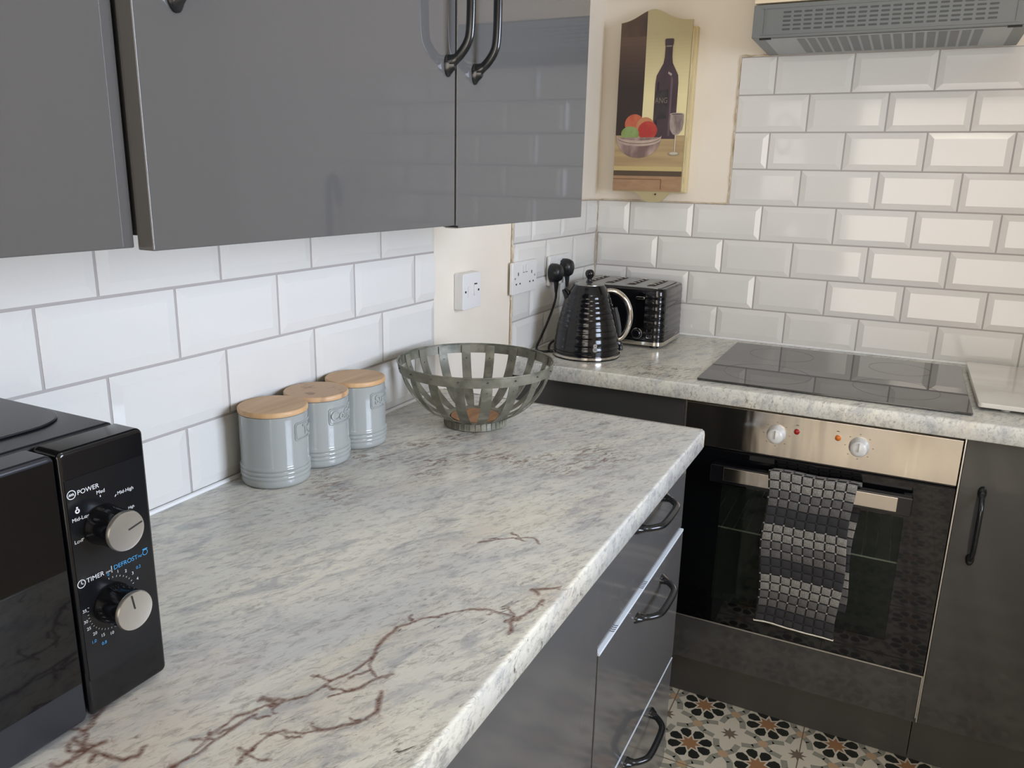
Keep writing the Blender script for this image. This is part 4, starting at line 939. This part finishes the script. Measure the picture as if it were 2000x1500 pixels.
paint([(bc-.008, 1.748), (bc+.008, 1.748), (bc+.008, 1.751), (bc-.008, 1.751)], (150, 140, 130))
lay[0] += 1; dtx = -AY+0.0001+0.00008*lay[0]; ti = M2((122, 112, 100)); text_into(PMB, 'ANG', 0.022, lambda u, v: (bc-.013+u*.8, -dtx, 1.60+v), ti)
for cx, cz, rx, rz, c1, c2 in ((0.124, 1.535, .030, .028, (188, 82, 62), (204, 120, 84)), (0.158, 1.528, .028, .026, (200, 150, 104), (186, 100, 72)), (0.166, 1.516, .030, .027, (176, 56, 50), (200, 90, 70)), (0.112, 1.507, .028, .021, (128, 152, 84), (156, 170, 112))):
    paint(ell(cx, cz, rx, rz), c1, c2, (25, 25, 25))
paint([(0.114, 1.507), (0.122, 1.522), (0.116, 1.509)], (70, 96, 52))
bwx, bwz = 0.140, 1.497
paint(ell(bwx, bwz-.002, .069, .058, 180, 360)+[(bwx+.06, bwz)], (122, 98, 92), (196, 170, 158), (26, 26, 14))
paint([(bwx+.069*math.cos(a), bwz-.006+.020*math.sin(a)) for a in np.linspace(PI, 2*PI, 20)]+[(bwx+.071*math.cos(a), bwz+.006+.016*math.sin(a)) for a in np.linspace(2*PI, PI, 20)], (202, 178, 162), (168, 142, 132), (20, 20, 20))
paint([(bwx+.067*math.cos(a), bwz-.002+.0175*math.sin(a)) for a in np.linspace(PI, 2*PI, 20)]+[(bwx+.067*math.cos(a), bwz-.0005+.0175*math.sin(a)) for a in np.linspace(2*PI, PI, 20)], (78, 58, 56))
gc = 0.253
cup = [(gc-.020, 1.562), (gc-.021, 1.54), (gc-.018, 1.518), (gc-.009, 1.505), (gc, 1.502), (gc+.009, 1.505), (gc+.019, 1.518), (gc+.022, 1.54), (gc+.021, 1.562)]
paint(cup, (176, 158, 148), (118, 102, 98), (40, 40, 12))
cin = [(gc+(x-gc)*.84, 1.506+(z-1.502)*.93) for x, z in cup]; paint(cin, (120, 104, 100), (196, 184, 170), (50, 50, 14))
paint(ell(gc, 1.562, .021, .0035), (190, 180, 168)); paint(ell(gc, 1.5615, .018, .0024), (110, 94, 90))
paint([(gc-.0014, 1.452), (gc+.0014, 1.452), (gc+.0014, 1.503), (gc-.0014, 1.503)], (206, 196, 180)); paint(ell(gc-.002, 1.450, .018, .006), (160, 148, 124)); paint(ell(gc-.002, 1.451, .013, .0035), (200, 190, 168))
paint(ell(0.2035, 1.331, .0028, .0028), (30, 26, 24))
obj('painted_still_life', PMB, pm, t, smooth=False)

# ------------------------------------------------------------------ ceiling lamp
t = thing('ceiling_lamp', 'round flush ceiling lamp out of view above', 'ceiling lamp', (1.1, -1.7, ZC))
obj('base', MB().lathe([(0.16, 0), (0.16, -0.03), (0.15, -0.035)], (1.1, -1.7, ZC-.001), 40), M_white, t)
